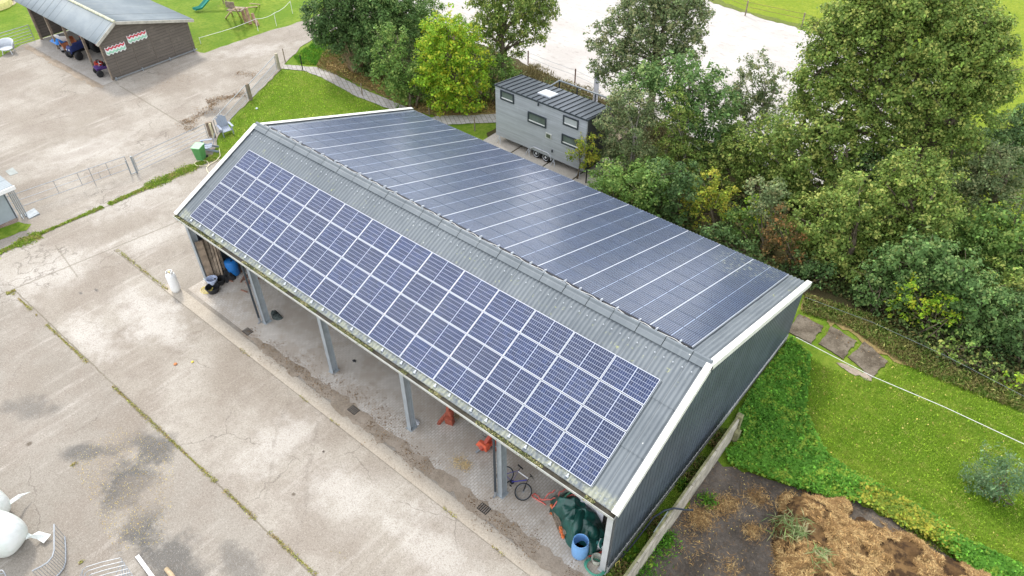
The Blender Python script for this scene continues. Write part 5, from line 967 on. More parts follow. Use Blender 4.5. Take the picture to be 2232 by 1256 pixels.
# pale tub chair
t = thing('tub_chair', 'pale grey plastic tub chair on the concrete at the far left', 'chair', local=True)
b = MB(); n_ = 22; vs = []
for i in range(n_+1):
    a_ = R(-110)+R(220)*i/n_+math.pi; ca, sa = math.cos(a_), math.sin(a_); h = .80-.16*abs(i/n_*2-1)**2
    vs += [(.40*ca, .44*sa, .30), (.50*ca, .52*sa, h), (.44*ca, .46*sa, h), (.34*ca, .38*sa, .34)]
fs = [tuple(4*i+q for q in (k, (k+1) % 4))+tuple(4*(i+1)+q for q in ((k+1) % 4, k)) for i in range(n_) for k in range(4)]+[(0, 1, 2, 3), (4*n_+3, 4*n_+2, 4*n_+1, 4*n_)]
b.add(vs, fs); b.build('shell', M_LGREY, t, smooth=True)
b = MB(); b.lathe((0, 0, .30), [(.0, 0), (.38, 0), (.40, .06), (.0, .08)], 20); b.build('seat', M_LGREY, t)
for a_ in (45, 135, 225, 315): b = MB(); b.tube([(.28*math.cos(R(a_)), .30*math.sin(R(a_)), .32), (.38*math.cos(R(a_)), .40*math.sin(R(a_)), 0)], .028, 7); b.build('leg', M_LGREY, t)
place(t, G(20, 116, .012), -40, 1.25)
# gas cylinder
t = thing('gas_cylinder', 'tall white gas cylinder standing on the concrete slab', 'gas cylinder', (*G2(385, 634), 0)); x, y = G2(385, 634)
b = MB(); b.lathe((x, y, .0), [(.20, 0), (.20, .10), (.23, .14), (.235, .2), (.235, .98), (.21, 1.10), (.12, 1.16), (0, 1.17)], 22); b.build('body', M_WHITE, t, smooth=True)
b = MB(); n_ = 14
for i in range(n_):
    a_ = math.pi*2*i/18; q = (x+.15*math.cos(a_), y+.15*math.sin(a_), 1.20); b.box(q, (.05, .02, .17), rz=a_+math.pi/2)
b.build('collar', M_WHITE, t); b = MB(); b.lathe((x, y, 1.16), [(.03, 0), (.03, .08), (.05, .09), (.05, .12), (0, .12)], 10); b.build('valve', plain('brass_valve', (.4, .3, .12), .4, .6), t)
# left edge building
cx, cy, _ = G(30, 408, 2.15)
lb = thing('small_building', 'small grey-roofed building cut by the left picture edge', 'building', (cx-3, cy-3, 0))
b = MB(); b.add([(cx-9, cy, 2.15), (cx, cy, 2.15), (cx, cy-4, 2.19), (cx-9, cy-4, 2.19), (cx-9, cy, 2.23), (cx, cy, 2.23), (cx, cy-4, 2.30), (cx-9, cy-4, 2.30)], [(3, 2, 1, 0), (4, 5, 6, 7), (0, 1, 5, 4), (1, 2, 6, 5), (2, 3, 7, 6), (3, 0, 4, 7)]); b.build('roof', M_SHEDR, lb)
b = MB(); b.box((cx+.03, cy-2, 2.13), (.06, 4.1, .22)); b.build('fascia', M_WHITE, lb)
b = MB(); b.box((cx-.75, cy-1.2, 1.05), (.10, 1.5, 2.08)); b.build('wall', plain('pale_blue_grey_wall', (.36, .41, .43), .6, var=.05), lb)
b = MB(); b.box((cx-.8, cy-2.75, 1.05), (.06, 1.6, 2.05)); b.build('green_door', plain('dark_green_door', (.02, .12, .10), .5), lb)
b = MB(); b.box((cx-5.0, cy-.45, 1.05), (8.6, .1, 2.08)); b.build('side_wall', M_LGREY, lb)
b = MB()
for i in range(4): b.tube([(cx-.42+.02*i, cy-.30+.09*i, 0), (cx-.42+.02*i, cy-.30+.09*i, 2.10)], .03, 6)
tag(b.build('stacked_rails', M_GALVD), 'dark vertical steel rails at the corner of the small left building', 'rails')
sc_, s2 = G2(70, 468); b = MB(); b.add([(sc_-.3, s2-.3, .0), (sc_+.35, s2-.3, .0), (sc_+.35, s2+.3, .0), (sc_-.3, s2+.3, .0), (sc_-.3, s2-.3, .10), (sc_+.35, s2-.3, .06), (sc_+.35, s2+.3, .10), (sc_-.3, s2+.3, .16)], [(3, 2, 1, 0), (4, 5, 6, 7), (0, 1, 5, 4), (1, 2, 6, 5), (2, 3, 7, 6), (3, 0, 4, 7)])
tag(b.build('ground_box', M_GALVD), 'grey metal box on the ground at the end of the long gate', 'box')
mc = Pg((12, 374), (28, 366), (40, 378), (22, 384)); b = MB(); b.prism(mc, 0, .03); tag(b.build('manhole_cover', plain('grey_cover', (.33, .35, .33), .8, var=.1)), 'square grey manhole cover above the small left building', 'manhole cover')
b = MB(); x, y = G2(52, 478); b.tube([(x, y, 0), (x, y, .35), (x+.1, y-.05, .38), (x+.1, y-.05, .25)], .018, 6); tag(b.build('water_tap', M_WHITE), 'small white standpipe at the grass bank corner', 'tap')
# ------------------------------------------------------------------ playground, top left
t = thing('slide', 'teal plastic slide behind the wooden shed', 'slide', G(430, 20)); x, y, _ = G(425, 26)
path = [(x, y, .15), (x+.25, y+.5, .22), (x+.45, y+1.3, .8), (x+.55, y+2.1, 1.5), (x+.6, y+2.6, 1.75)]; vs = []; 
for (qx, qy, qz) in path: vs += [(qx-.28, qy, qz+.16), (qx-.24, qy, qz), (qx+.24, qy, qz), (qx+.28, qy, qz+.16)]
b = MB(); b.add(vs, [(4*i+k, 4*i+k+1, 4*i+k+5, 4*i+k+4) for i in range(4) for k in range(3)]); o = b.build('chute', M_TEAL, t, smooth=True); mm = o.modifiers.new('t', 'SOLIDIFY'); mm.thickness = .03
b = MB()
for sx in (-.25, .25): b.tube([(x+.6+sx, y+2.7, 0), (x+.6+sx, y+2.7, 2.1)], .05, 6)
b.build('ladder_post', M_WOODG, t)
t = thing('climbing_frame', 'wooden climbing frame on the playground lawn', 'climbing frame', G(515, 40)); A_, B_ = Vector(G(495, 40)), Vector(G(528, 45))
for (a_, c_, r_) in [(G(492, 40), G(503, 25, 1.9), .07), (G(507, 34), G(503, 25, 1.9), .07), (G(527, 42), G(512, 18, 1.9), .06), (G(522, 34), G(512, 18, 1.9), .06), (G(560, 15), G(508, 20, 1.9), .06), (G(566, 10), G(545, 8, 1.4), .05)]: b = MB(); b.tube([a_, c_], r_, 7); b.build('pole', M_WOODL, t)
b = MB(); c_ = Vector(G(515, 20, 1.3)); b.box(c_, (1.3, .9, .08), rz=.5); b.box(c_+Vector((-.5, -.2, .3)), (.8, .05, .5), rz=.5); b.build('platform', M_WOODG, t)
for i, (px, py, h, hx) in enumerate([(536, 48, .95, -6), (546, 52, 1.3, -6), (556, 48, .7, -2), (562, 56, .45, -2)]):
    x, y, _ = G(px, py); b = MB(); b.tube([(x, y, 0), (x-.1, y, h*.6), (x-.16, y+.02, h)], [.15, .15, .13], 9); b.cur = 1
    o = b.build('log_post', plain('pinkish_log', (.42, .27, .19), .85, var=.35, scale=6)); tag(o, ['thick leaning log left of the row at the climbing frame', 'tallest upright log beside the climbing frame', 'short log post right of the tallest log', 'lowest log stump nearest the fence tape'][i], 'log', 'upright logs by the climbing frame')
yt = thing('bell_tent', 'cream and yellow tent top in the top left corner', 'tent', G(-10, 15)); x, y, _ = G(-12, 14); b = MB(); b.lathe((x, y, 0), [(1.5, 0), (1.45, .5), (1.0, 1.1), (.1, 1.7), (0, 1.72)], 20); b.build('canvas', plain('cream_yellow_canvas', (.75, .68, .30), .8), yt)
# ------------------------------------------------------------------ things under the barn roof
def bucket(name, lab, p, r0, r1, h, m, cat='bucket', inner=None, handle=True):
    t = thing(name, lab, cat, (*p[:2], .03)); b = MB(); b.lathe((*p[:2], .03), [(r0, 0), (r1, h), (r1+.015, h), (r1+.015, h-.03), (r1-.02, h-.0), (r0-.02, .03), (0, .03)], 22); b.build('shell', m, t)
    if handle: b = MB(); b.tube([(p[0]+math.cos(a_)*r1, p[1]+.04, .03+h-.05+.12*math.sin(a_)*1.2) for a_ in np.linspace(0, math.pi, 9)], .008, 5); b.build('handle', M_GALV, t)
    return t
bucket('bucket', 'white and blue bucket at the left corner of the barn front', G(466, 622), .22, .27, .42, plain('white_blue_bucket', (.55, .62, .78), .4))
bucket('feed_tub', 'black rubber tub with pale rim beside the yellow hose', G(466, 636), .26, .34, .30, M_BLACK, 'tub', handle=False)
bucket('feed_tub', 'small black bucket right behind the black rubber tub', G(482, 618), .20, .25, .3, M_RUB, 'tub', handle=False)
b = MB()
for k in range(4):
    c_ = Vector(G(450+k*2, 632-k, .06)); rr = .26-.03*k; b.tube([c_+Vector((rr*math.cos(a_)*1.2, rr*math.sin(a_), .01*k)) for a_ in np.linspace(0, 6.28, 20)[:-1]], .015, 5, True)
tag(b.build('garden_hose', M_YELH), 'yellow hose coil left of the black tub', 'hose')
t = thing('timber_stack', 'weathered planks leaning on the inside of the left gable wall', 'planks', (-3.5, -3.5, 0))
for i, (b0, t0_, zt_, w_) in enumerate([((461, 607), (432, 527), 2.55, .34), ((473, 604), (447, 520), 2.4, .15), ((480, 606), (458, 528), 2.2, .13), ((487, 606), (466, 533), 2.1, .10), ((470, 600), (440, 523), 2.3, .12), ((493, 600), (474, 540), 1.9, .10)]):
    b = MB(); b.bar(G(b0[0], b0[1], .05), G(t0_[0], t0_[1], zt_), w_, .08); b.build('plank', plain('brown_plank', (.30, .235, .175), .85, var=.3) if i % 3 == 0 else M_WOODG, t)
t = thing('scrap_machine', 'grey metal implement standing among the leaning planks', 'implement', (-3.2, -3.0, 0)); b = MB(); b.box((-3.2, -3.1, .75), (.3, .3, .22)); b.box((-3.2, -2.8, .9), (.2, .25, .2)); b.build('motor', M_GALVD, t)
b = MB(); b.tube([(-3.2, -3.1, 0), (-3.25, -3.1, 1.9)], .04, 8); b.tube([(-3.4, -3.1, 1.6), (-3.0, -3.0, 1.6)], .03, 6); b.build('stand', M_WOODL, t)
b = MB(); b.lathe((0, 0, 0), [(.25, 0), (.32, .08), (.32, .22), (.25, .3), (.17, .3), (.17, 0)], 20); o = tag(b.build('tyre', M_RUB, smooth=True, origin=(0, 0, 0)), 'black tyre leaning on the left gable wall inside the barn', 'tyre'); o.location = (-3.3, -1.9, .36); o.rotation_euler = (R(80), 0, R(60))
x, y = G2(511, 598)
t = thing('plastic_drum', 'bright blue plastic drum in the left corner of the barn', 'drum', (x, y, 0)); b = MB(); b.lathe((x, y, .03), [(.27, 0), (.31, .05), (.31, .4), (.33, .44), (.31, .48), (.31, .85), (.27, .92), (.0, .92)], 22); b.build('body', M_BLUEB, t, smooth=True)
b = MB(); b.lathe((x+.12, y, .95), [(.05, 0), (.05, .03), (0, .03)], 10); b.build('bung', M_BLACK, t)
def heap(name, lab, c, rx, ry, h, m, seed, cat='pile', nseg=26, ridg=.25, rot=0., parent=None, top=False):
    rg = np.random.default_rng(seed); b = MB()
    def f(u, v):
        a_ = u*2*math.pi; r_ = v; n1 = float(vnoise(np.array([math.cos(a_)*1.7+seed]), np.array([math.sin(a_)*1.7]), 1.6, seed)[0]); ed = .75+.45*n1
        X, Y = math.cos(a_)*r_*rx*ed, math.sin(a_)*r_*ry*ed; nn = float(vnoise(np.array([X*2+seed]), np.array([Y*2]), 1.7, seed+2)[0]); n2 = float(vnoise(np.array([X*7]), np.array([Y*3]), 1.7, seed+3)[0])
        z = h*(1-r_**2.2)**.7*(.55+.6*nn)+ridg*h*(n2-.5)*(1-r_**4); c_, s_ = math.cos(rot), math.sin(rot)
        return (c[0]+X*c_-Y*s_, c[1]+X*s_+Y*c_, max(.0, z)+.03+(.0 if v < 1 else -.02))
    b.grid(f, nseg*2, nseg); o = b.build(name, m, parent, smooth=True)
    if parent is None: tag(o, lab, cat)
    return o
heap('net_pile', 'black tangled net pile in front of the bright blue drum', G2(494, 604), .50, .42, .5, M_RUB, 4, ridg=.9)
ws = thing('wood_scraps', 'brown wood scraps on the pavers behind the white and blue bucket', 'wood scraps', (-2.4, -4.0, 0))
for i in range(9): b = MB(); a_ = Vector((-3.0+random.random()*1.4, -4.4+random.random()*.9, .05)); b.bar(a_, a_+Vector((random.gauss(0, .35), random.gauss(0, .25), .03)), .06, .04); b.build('stick', plain('reddish_scrap', (.25, .13, .09), .85, var=.4), ws)
heap('rag_heap', 'dark tangled rag heap at the foot of the second column', G2(602, 690), .42, .22, .22, plain('dark_rag', (.06, .075, .07), .8, var=.5, scale=9), 5, 'rags', ridg=1.2)
heap('plastic_bag', 'crumpled clear plastic bag beside the fourth column', G2(905, 920), .22, .14, .14, plain('clear_bag', (.55, .58, .62), .3, var=.2, scale=12), 6, 'bag', ridg=1.2)
heap('stone', 'small dark stone on the barn pavers', G2(772, 788), .12, .07, .08, M_BLACK, 8, 'stone', nseg=8)
for i, (px, py, lab) in enumerate([(540, 724, 'leftmost drain grate in front of the second column'), (771, 895, 'middle drain grate in the damp strip between third and fourth columns'), (1055, 1110, 'rightmost drain grate near the green tarpaulin pile')]):
    x, y = G2(px, py); b = MB(); b.box((x, y, .035), (.46, .34, .02)); b.cur = 1
    for k in range(5): b.box((x-.17+.085*k, y, .05), (.035, .28, .012))
    tag(b.build('drain_grate', [plain('grate_dark', (.04, .035, .03), .9), plain('grate_bar', (.22, .19, .16), .7)]), lab, 'drain grate', 'drain grates in front of the barn')
# red implements
t = thing('farm_implement', 'rusty red implement drawbar with crossed arms below the gutter', 'implement', (11.2, -2.6, 0))
for a_, c_, r_ in [(G(957, 922, .06), G(992, 880, .9), .06), (G(975, 905, .5), G(978, 868, 1.2), .06), (G(985, 900, .3), G(985, 866, 1.4), .05)]: b = MB(); b.bar(a_, c_, r_*2, r_*2); b.build('arm', M_RUSTR, t)
c_ = Vector(G(980, 916, .25)); b = MB(); b.box(c_, (.36, .26, .45), rz=.3, rx=.2); b.box(c_+Vector((0, .1, .35)), (.2, .2, .3)); b.build('body', M_RUSTR, t, bevel=.04)
b = MB(); c_ = Vector(G(957, 923, .06)); b.tube([c_+Vector((.07*math.cos(q), .07*math.sin(q), 0)) for q in np.linspace(0, 6.28, 13)[:-1]], .02, 6, True); b.build('tow_ring', M_RUSTR, t)
t = thing('farm_implement', 'orange-red implement hitch partly hidden by the fifth column', 'implement', (14.3, -3.4, 0))
for a_, c_, r_ in [(G(1048, 980, .2), G(1075, 945, .8), .08), (G(1055, 975, .25), G(1085, 960, .5), .07), (G(1078, 962, .4), G(1090, 935, 1.2), .09)]: b = MB(); b.bar(a_, c_, r_*2, r_*2); b.build('arm', M_RED, t)
c_ = Vector(G(1052, 971, .25)); b = MB(); b.add([c_+Vector(v) for v in ((-.3, -.12, -.1), (.3, -.12, -.1), (.3, .12, -.1), (-.3, .12, -.1), (-.15, -.06, .22), (.3, -.12, .25), (.3, .12, .25), (-.15, .06, .22))], [(3, 2, 1, 0), (4, 5, 6, 7), (0, 1, 5, 4), (1, 2, 6, 5), (2, 3, 7, 6), (3, 0, 4, 7)]); b.build('cover', plain('orange_red_cover', (.62, .12, .06), .5, dirt=.2), t, bevel=.02)
b = MB(); b.bar(G(1053, 975, .15), G(1037, 987, .06), .07, .07); b.build('tow_eye', M_GALVD, t)
b = MB(); b.bar(G(1078, 982, .05), G(1076, 965, .4), .14, .16); b.build('foot', M_RUSTR, t)
b = MB(); b.tube([G(1064, 955, .6), G(1053, 950, .7), (G(1052, 940, .9)), G(1062, 934, 1.)], .012, 5); b.build('cable', M_BLACK, t)
for i, (px, py, r_) in enumerate([(1000, 1008, .35), (1016, 1016, .25), (998, 905, .3), (1012, 905, .2)]):
    X = np.array(G2(px, py))+RNG.normal(size=(260, 2))*r_*.5
    if i == 0: SX = X
    else: SX = np.vstack([SX, X])
tag(cards('scattered_straw', np.c_[SX, np.full(len(SX), .045)], np.c_[RNG.normal(size=(len(SX), 2))*.3, np.ones(len(SX))], .05+.05*RNG.random(len(SX)), m_leaf('pale_straw', (.55, .38, .18), (.62, .46, .24), (.7, .55, .3), .2, 0), asp=.2), 'thin pale straw patches on the barn pavers', 'straw', kind='stuff')
# bicycle lying on the pavers
t = thing('bicycle', 'dark bicycle with blue and white frame lying on the pavers by the fifth column', 'bicycle', local=True)
def bw(c):
    b = MB(); b.tube([(c+.33*math.cos(q), .33*math.sin(q), 0) for q in np.linspace(0, 2*math.pi, 33)[:-1]], .022, 6, True); o = b.build('tyre', M_RUB, t, smooth=True)
    b = MB(); b.tube([(c+.30*math.cos(q), .30*math.sin(q), 0) for q in np.linspace(0, 2*math.pi, 33)[:-1]], .009, 4, True)
    for q in np.linspace(0, 2*math.pi, 17)[:-1]: b.tube([(c+.03*math.cos(q+.3), .03*math.sin(q+.3), .02), (c+.30*math.cos(q), .30*math.sin(q), 0)], .003, 3)
    b.lathe((c, 0, -.03), [(.025, 0), (.025, .06)], 8); b.build('spokes', M_GALVD, o)
bw(.52); bw(-.52)
b = MB(); b.tube([(-.52, 0, .04), (-.10, -.02, 0), (-.22, .48, 0), (-.52, 0, .04)], .014, 6); b.tube([(-.10, -.02, 0), (.30, .42, 0)], .024, 7); b.build('frame', plain('blue_frame_paint', (.06, .06, .30), .35), t)
b = MB(); b.tube([(-.2, .44, 0), (.32, .50, 0)], .022, 7); b.build('top_tube', M_WHITE, t)
b = MB(); b.tube([(.30, .55, 0), (.38, .32, .03), (.52, 0, .045)], .014, 6); b.tube([(.38, .32, -.03), (.52, 0, -.045)], .014, 6); b.build('fork', M_BLACK, t)
b = MB(); b.tube([(.29, .60, 0), (.36, .64, 0)], .016, 6); b.tube([(.34, .64, -.28), (.37, .66, 0), (.34, .64, .28)], .014, 6); b.build('handlebar', M_BLACK, t)
b = MB(); b.tube([(-.22, .48, 0), (-.25, .60, 0)], .013, 6); b.box((-.27, .62, 0), (.24, .05, .12)); b.build('saddle', M_BLACK, t)
b = MB(); b.lathe((-.10, -.02, -.03), [(.09, 0), (.09, .01), (0, .01)], 14); b.tube([(-.10, -.02, .05), (-.0, -.16, .05)], .01, 5); b.box((.0, -.17, .09), (.09, .05, .08)); b.build('crank', M_BLACK, t)
x, y, _ = G(1141, 1080); t.location = (x-.62, y+.12, .20); t.rotation_euler = (R(24), R(6), R(158)); t.rotation_euler = (R(20), 0, R(-8))
t.location = (x-.55, y+.1, .18)
# green tarpaulin heap with straps, boards, barrel, bucket, hose, reel
cxT, cyT = G2(1252, 1132)
tp = thing('tarpaulin_pile', 'crumpled dark green tarpaulin heap with red straps by the right gable', 'tarpaulin', (cxT, cyT, 0))
rgT = random.Random(5)
TN = [(rgT.uniform(0, 3.14), rgT.uniform(2, 7), rgT.uniform(0, 6)) for _ in range(9)]
TP = Pg((1200, 1090), (1225, 1075), (1262, 1080), (1290, 1112), (1322, 1150), (1330, 1190), (1290, 1215), (1250, 1200), (1232, 1180), (1215, 1135), (1196, 1115))
def tarpf(u, v):
    a_ = u*2*math.pi; cx0, cy0 = cxT+.1, cyT; dx, dy = math.cos(a_), math.sin(a_); best = .3
    P_ = TP; m_ = len(P_)
    for i in range(m_):
        x1_, y1_ = P_[i][0]-cx0, P_[i][1]-cy0; x2_, y2_ = P_[(i+1) % m_][0]-cx0, P_[(i+1) % m_][1]-cy0; den = dx*(y2_-y1_)-dy*(x2_-x1_)
        if abs(den) < 1e-9: continue
        tt = (x1_*(y2_-y1_)-y1_*(x2_-x1_))/den; ss = (x1_*dy-y1_*dx)/den
        if tt > 0 and -1e-6 <= ss <= 1+1e-6: best = tt
    r_ = best*v*(1+.05*math.sin(a_*9)); x, y = cx0+dx*r_, cy0+dy*r_; z = .62*(1-v**2.6)
    for k, (an, fr_, ph) in enumerate(TN): z += (.05 if k < 5 else .035)*(1-v**5)*(1-abs(math.sin(fr_*(x*math.cos(an)+y*math.sin(an))+ph+.8*math.sin(3*x+k))))*1.6
    return (x, y, z+.03)
b = MB(); b.grid(tarpf, 110, 46); b.build('sheet', M_TARP, tp, smooth=True)
for i, (px, py, h, rx_, ry_, hz) in enumerate([(1262, 1140, .55, .24, .62, .42), (1290, 1160, .45, .3, .3, .42), (1235, 1105, .4, .35, .3, .3)]):
    c_ = G(px, py, h); b = MB(); Mr = Matrix.Rotation(.3+.5*i, 3, 'Z')
    b.lathe(c_, [(rx_*.9, -.2), (rx_, .0), (rx_*.86, hz*.5), (rx_*.5, hz*.9), (0, hz)], 22, Mr, 1., ry_/rx_); b.build('bundle', M_TARP, tp, smooth=True)
def strap(pts, w_=.05, m=M_PINK):
    b = MB(); P_ = [Vector(G(px, py, z)) for px, py, z in pts]; Q = []
    for i in range(len(P_)-1):
        for k in range(4): Q.append(P_[i].lerp(P_[i+1], k/4)+Vector((rgT.gauss(0, .015), rgT.gauss(0, .015), rgT.gauss(0, .015))))
    Q.append(P_[-1]); b.tube(Q, w_*.55, 5); b.build('strap', m, tp)
strap([(1225, 1082, .5), (1200, 1088, .35), (1180, 1090, .2), (1165, 1075, .06), (1160, 1082, .06), (1172, 1090, .06), (1190, 1101, .1)])
strap([(1262, 1065, .7), (1235, 1062, .7), (1222, 1075, .6), (1216, 1082, .5), (1226, 1088, .6), (1250, 1078, .8), (1258, 1080, .8)])
strap([(1210, 1068, .4), (1200, 1075, .35), (1183, 1090, .2)]); strap([(1222, 1085, .65), (1208, 1101, .5), (1204, 1112, .2)])
strap([(1201, 1100, .3), (1206, 1112, .15), (1201, 1122, .05)], .11, M_ORANGE); strap([(1222, 1150, .25), (1224, 1162, .15), (1228, 1172, .08)], .12, M_ORANGE)
strap([(1244, 1072, .85), (1230, 1085, .75), (1215, 1090, .6)], .06, plain('green_strap', (.12, .30, .2), .7))
b = MB(); b.bar(G(1206, 1112, .18), G(1232, 1165, .18), .10, .12); b.bar(G(1204, 1118, .06), G(1226, 1172, .06), .10, .06); b.build('plank', M_WOODG, tp)
b = MB(); wv = [Vector(G(px, py, z)) for px, py, z in [(1257, 1070, .9), (1285, 1080, 1.0), (1318, 1112, 1.0), (1313, 1135, .7), (1300, 1118, .75), (1285, 1105, .75), (1262, 1092, .8)]]
wn2 = len(wv); cc = sum(wv, Vector())/wn2+Vector((0, 0, .12)); b.add(wv+[cc]+[v_-Vector((0, 0, .4)) for v_ in wv], [(i, (i+1) % wn2, wn2) for i in range(wn2)]+[(i, (i+1) % wn2, wn2+1+(i+1) % wn2, wn2+1+i) for i in range(wn2)])
tag(b.build('plastic_sheet', plain('dirty_white_sheet', (.50, .50, .52), .5, var=.3, scale=5)), 'dirty white plastic sheet between green tarpaulin and gutter', 'sheet')
t = thing('timber_boards', 'brown boards stacked against the inside of the right gable', 'boards', (20.4, -3.2, 0))
for k in range(6): b = MB(); b.bar((20.75-.06*k, -4.4+.2*k, .15+.05*k), (20.8-.02*k, -1.4, 1.5-.1*k), .26, .05); b.build('board', plain('brown_board', (.17, .10, .06), .8, var=.35), t)
x, y = G2(1263, 1208)
t = thing('open_barrel', 'open light blue barrel at the right end of the barn front', 'barrel', (x, y, 0)); b = MB()
b.lathe((x, y, .03), [(.25, 0), (.29, .06), (.31, .25), (.315, .5), (.30, .72), (.275, .86), (.285, .88), (.285, .90), (.262, .90), (.262, .86), (.285, .6), (.28, .08), (0, .06)], 28); b.build('shell', M_LBLUE, t, smooth=True)
b = MB(); b.lathe((x, y, .3), [(0, 0), (.27, 0)], 20); b.build('contents', plain('dark_blue_inside', (.02, .05, .14), .3), t)
x, y = G2(1300, 1226); bucket('bucket', 'dirty white bucket on the green hose coil', (x, y, 0), .15, .19, .28, plain('dirty_white', (.62, .62, .52), .6, var=.2, dirt=.3))
b = MB()
for k in range(6):
    rr = .34-.012*k; c_ = Vector(G(1297, 1236, .05+.018*k)); b.tube([c_+Vector((rr*1.15*math.cos(q)+.02*math.sin(3*q+k), rr*.9*math.sin(q), .01*math.sin(5*q+k))) for q in np.linspace(0, 6.28, 30)[:-1]], .016, 5, True)
tag(b.build('hose_coil', M_HOSEG), 'green hose coil on the ground at the barn corner', 'hose')
x, y = G2(1305, 1195); t = thing('cable_reel', 'teal green cable reel leaning beside the light blue barrel', 'reel', (x, y, 0)); Mq = Matrix.Rotation(R(55), 3, 'Y')
for dz in (-.15, .15): b = MB(); b.lathe(Vector((x, y, .36))+Mq @ Vector((0, 0, dz)), [(0, 0), (.19, 0), (.19, .025), (0, .025)], 20, Mq); b.build('flange', plain('teal_reel', (.05, .24, .20), .45), t)
b = MB(); b.lathe(Vector((x, y, .36)), [(.08, -.15), (.08, .15)], 14, Mq); b.build('core', plain('teal_reel_core', (.10, .34, .32), .45), t)
x, y = G2(1318, 1200); t = thing('white_appliance', 'small white boxy appliance with dark opening by the right gable', 'appliance', (x, y, 0)); b = MB(); b.box((x-.05, y, .3), (.42, .34, .34), rz=.3, rx=.3); b.build('casing', M_WHITE, t, bevel=.04)
b = MB(); b.lathe((x-.05, y-.06, .49), [(.09, 0), (.09, .015), (0, .015)], 14); b.build('opening', M_BLACK, t)
b = MB(); b.bar(G(1283, 1213, .08), G(1328, 1198, .25), .035, .035); b.bar(G(1290, 1212, .05), G(1330, 1203, .2), .035, .035); tag(b.build('red_handles', plain('red_handle_paint', (.65, .07, .05), .4)), 'two red tool handles beside the green hose coil', 'tool handles')
b = MB(); b.bar(G(1280, 1207, .1), G(1306, 1197, .2), .05, .02); b.bar(G(1293, 1202, .15), G(1310, 1192, .3), .05, .02); tag(b.build('metal_bars', M_GALV), 'short pale metal bars behind the light blue barrel', 'bars')
# ------------------------------------------------------------------ retaining wall, pipe, heap (right of barn)
rw = thing('retaining_wall', 'weathered concrete panel wall standing beside the dark gable wall', 'wall', (21.75, -1.5, 0))
P0, P1 = Vector((21.80, -6.5, 0)), Vector((21.60, 3.25, 0)); dW = (P1-P0).normalized(); nW = Vector((dW.y, -dW.x, 0)); nseg = 5
for i in range(nseg):
    a_, c_ = P0.lerp(P1, i/nseg), P0.lerp(P1, (i+1)/nseg-.003)
    b = MB(); hh_ = 1.12+.02*math.sin(i*2.1)
    for z0_, z1_ in ((0, .38), (.385, .75), (.755, hh_)):
        v = [a_-nW*.07, c_-nW*.07, c_+nW*.07, a_+nW*.07]; b.add([(*q.xy, z0_) for q in v]+[(*q.xy, z1_) for q in v], [(3, 2, 1, 0), (4, 5, 6, 7), (0, 1, 5, 4), (1, 2, 6, 5), (2, 3, 7, 6), (3, 0, 4, 7)])
    b.build('panel', M_CONW, rw, bevel=.012)
b = MB(); v = [P0-nW*.09, P1-nW*.09, P1+nW*.0, P0+nW*.0]; b.add([(*q.xy, 1.135) for q in v]+[(*q.xy, 1.17) for q in v], [(3, 2, 1, 0), (4, 5, 6, 7), (0, 1, 5, 4), (1, 2, 6, 5), (2, 3, 7, 6), (3, 0, 4, 7)]); b.build('mossy_edge', M_MOSSC, rw, bevel=.01)
b = MB(); b.box((P1.x+.0, P1.y+.12, .62), (.26, .24, 1.24)); b.box((P1.x+.18, P1.y-.15, .3), (.2, .3, .6)); b.build('end_post', M_MOSSC, rw, bevel=.03)
b = MB(); a_ = Vector(G(1425, 1165, 1.0)); c_ = Vector(G(1455, 1120, 1.0)); b.bar(a_, c_, .05, .30); tag(b.build('metal_strip', plain('grey_green_strip', (.30, .35, .33), .5)), 'grey-green metal strip lying along the concrete wall', 'metal strip')
b = MB(); pts = [G(1490, 1111, 1.1), G(1470, 1108, 1.28), G(1448, 1113, 1.3), G(1425, 1128, 1.0), G(1408, 1150, .6), G(1385, 1180, .3), G(1355, 1215, .1), G(1345, 1240, .06)]
Q = []
for i in range(len(pts)-1):
    for k in range(3): Q.append(Vector(pts[i]).lerp(Vector(pts[i+1]), k/3))
b.tube([Vector(G(1510, 1112, .8))]+Q, .035, 8); tag(b.build('black_pipe', plain('black_pipe_plastic', (.03, .04, .055), .35)), 'black plastic pipe bent over the concrete wall', 'pipe')
b = MB(); b.tube([G(1342, 1235, .3), G(1342, 1228, .4), G(1350, 1222, .3), G(1352, 1240, .1), G(1350, 1256, .05)], .015, 5); tag(b.build('yellow_tube', M_YELH), 'short yellow tube bent in the gap behind the gable wall', 'tube')
# weeds in the gap and at the wall foot
X = np.vstack([rand_in([(21.05, -6), (21.6, -6), (21.5, 3.4), (21.05, 5)], 5000)]); n = len(X); k = vnoise(X[:, 0], X[:, 1], 1.2, 2) > .35; X = X[k]; n = len(X)
tag(cards('gap_weeds', np.c_[X, RNG.random(n)*.25], np.c_[RNG.normal(size=(n, 2))*.6, np.ones(n)], .05+.09*RNG.random(n), m_leaf('gap_weed_leaf', (.07, .12, .02), (.13, .19, .03), (.22, .17, .06), .3), asp=.6), 'weeds and leaf debris in the narrow gap beside the gable wall', 'weeds', kind='stuff')
Xl = []
for (px, py, r_, nn) in [(1440, 1190, .28, 500), (1395, 1235, .35, 700), (1540, 1095, .2, 250), (1485, 1060, .12, 200), (1450, 1175, .2, 250)]:
    Xl.append(np.array(G2(px, py))+RNG.normal(size=(nn, 2))*r_)
X = np.vstack(Xl); n = len(X); tag(cards('wall_foot_weeds', np.c_[X, RNG.random(n)*.3], np.c_[RNG.normal(size=(n, 2)), np.full(n, .5)], .07+.14*RNG.random(n), L_IVY, asp=.35), 'green weeds at the foot of the concrete wall on the slab', 'weeds', kind='stuff')
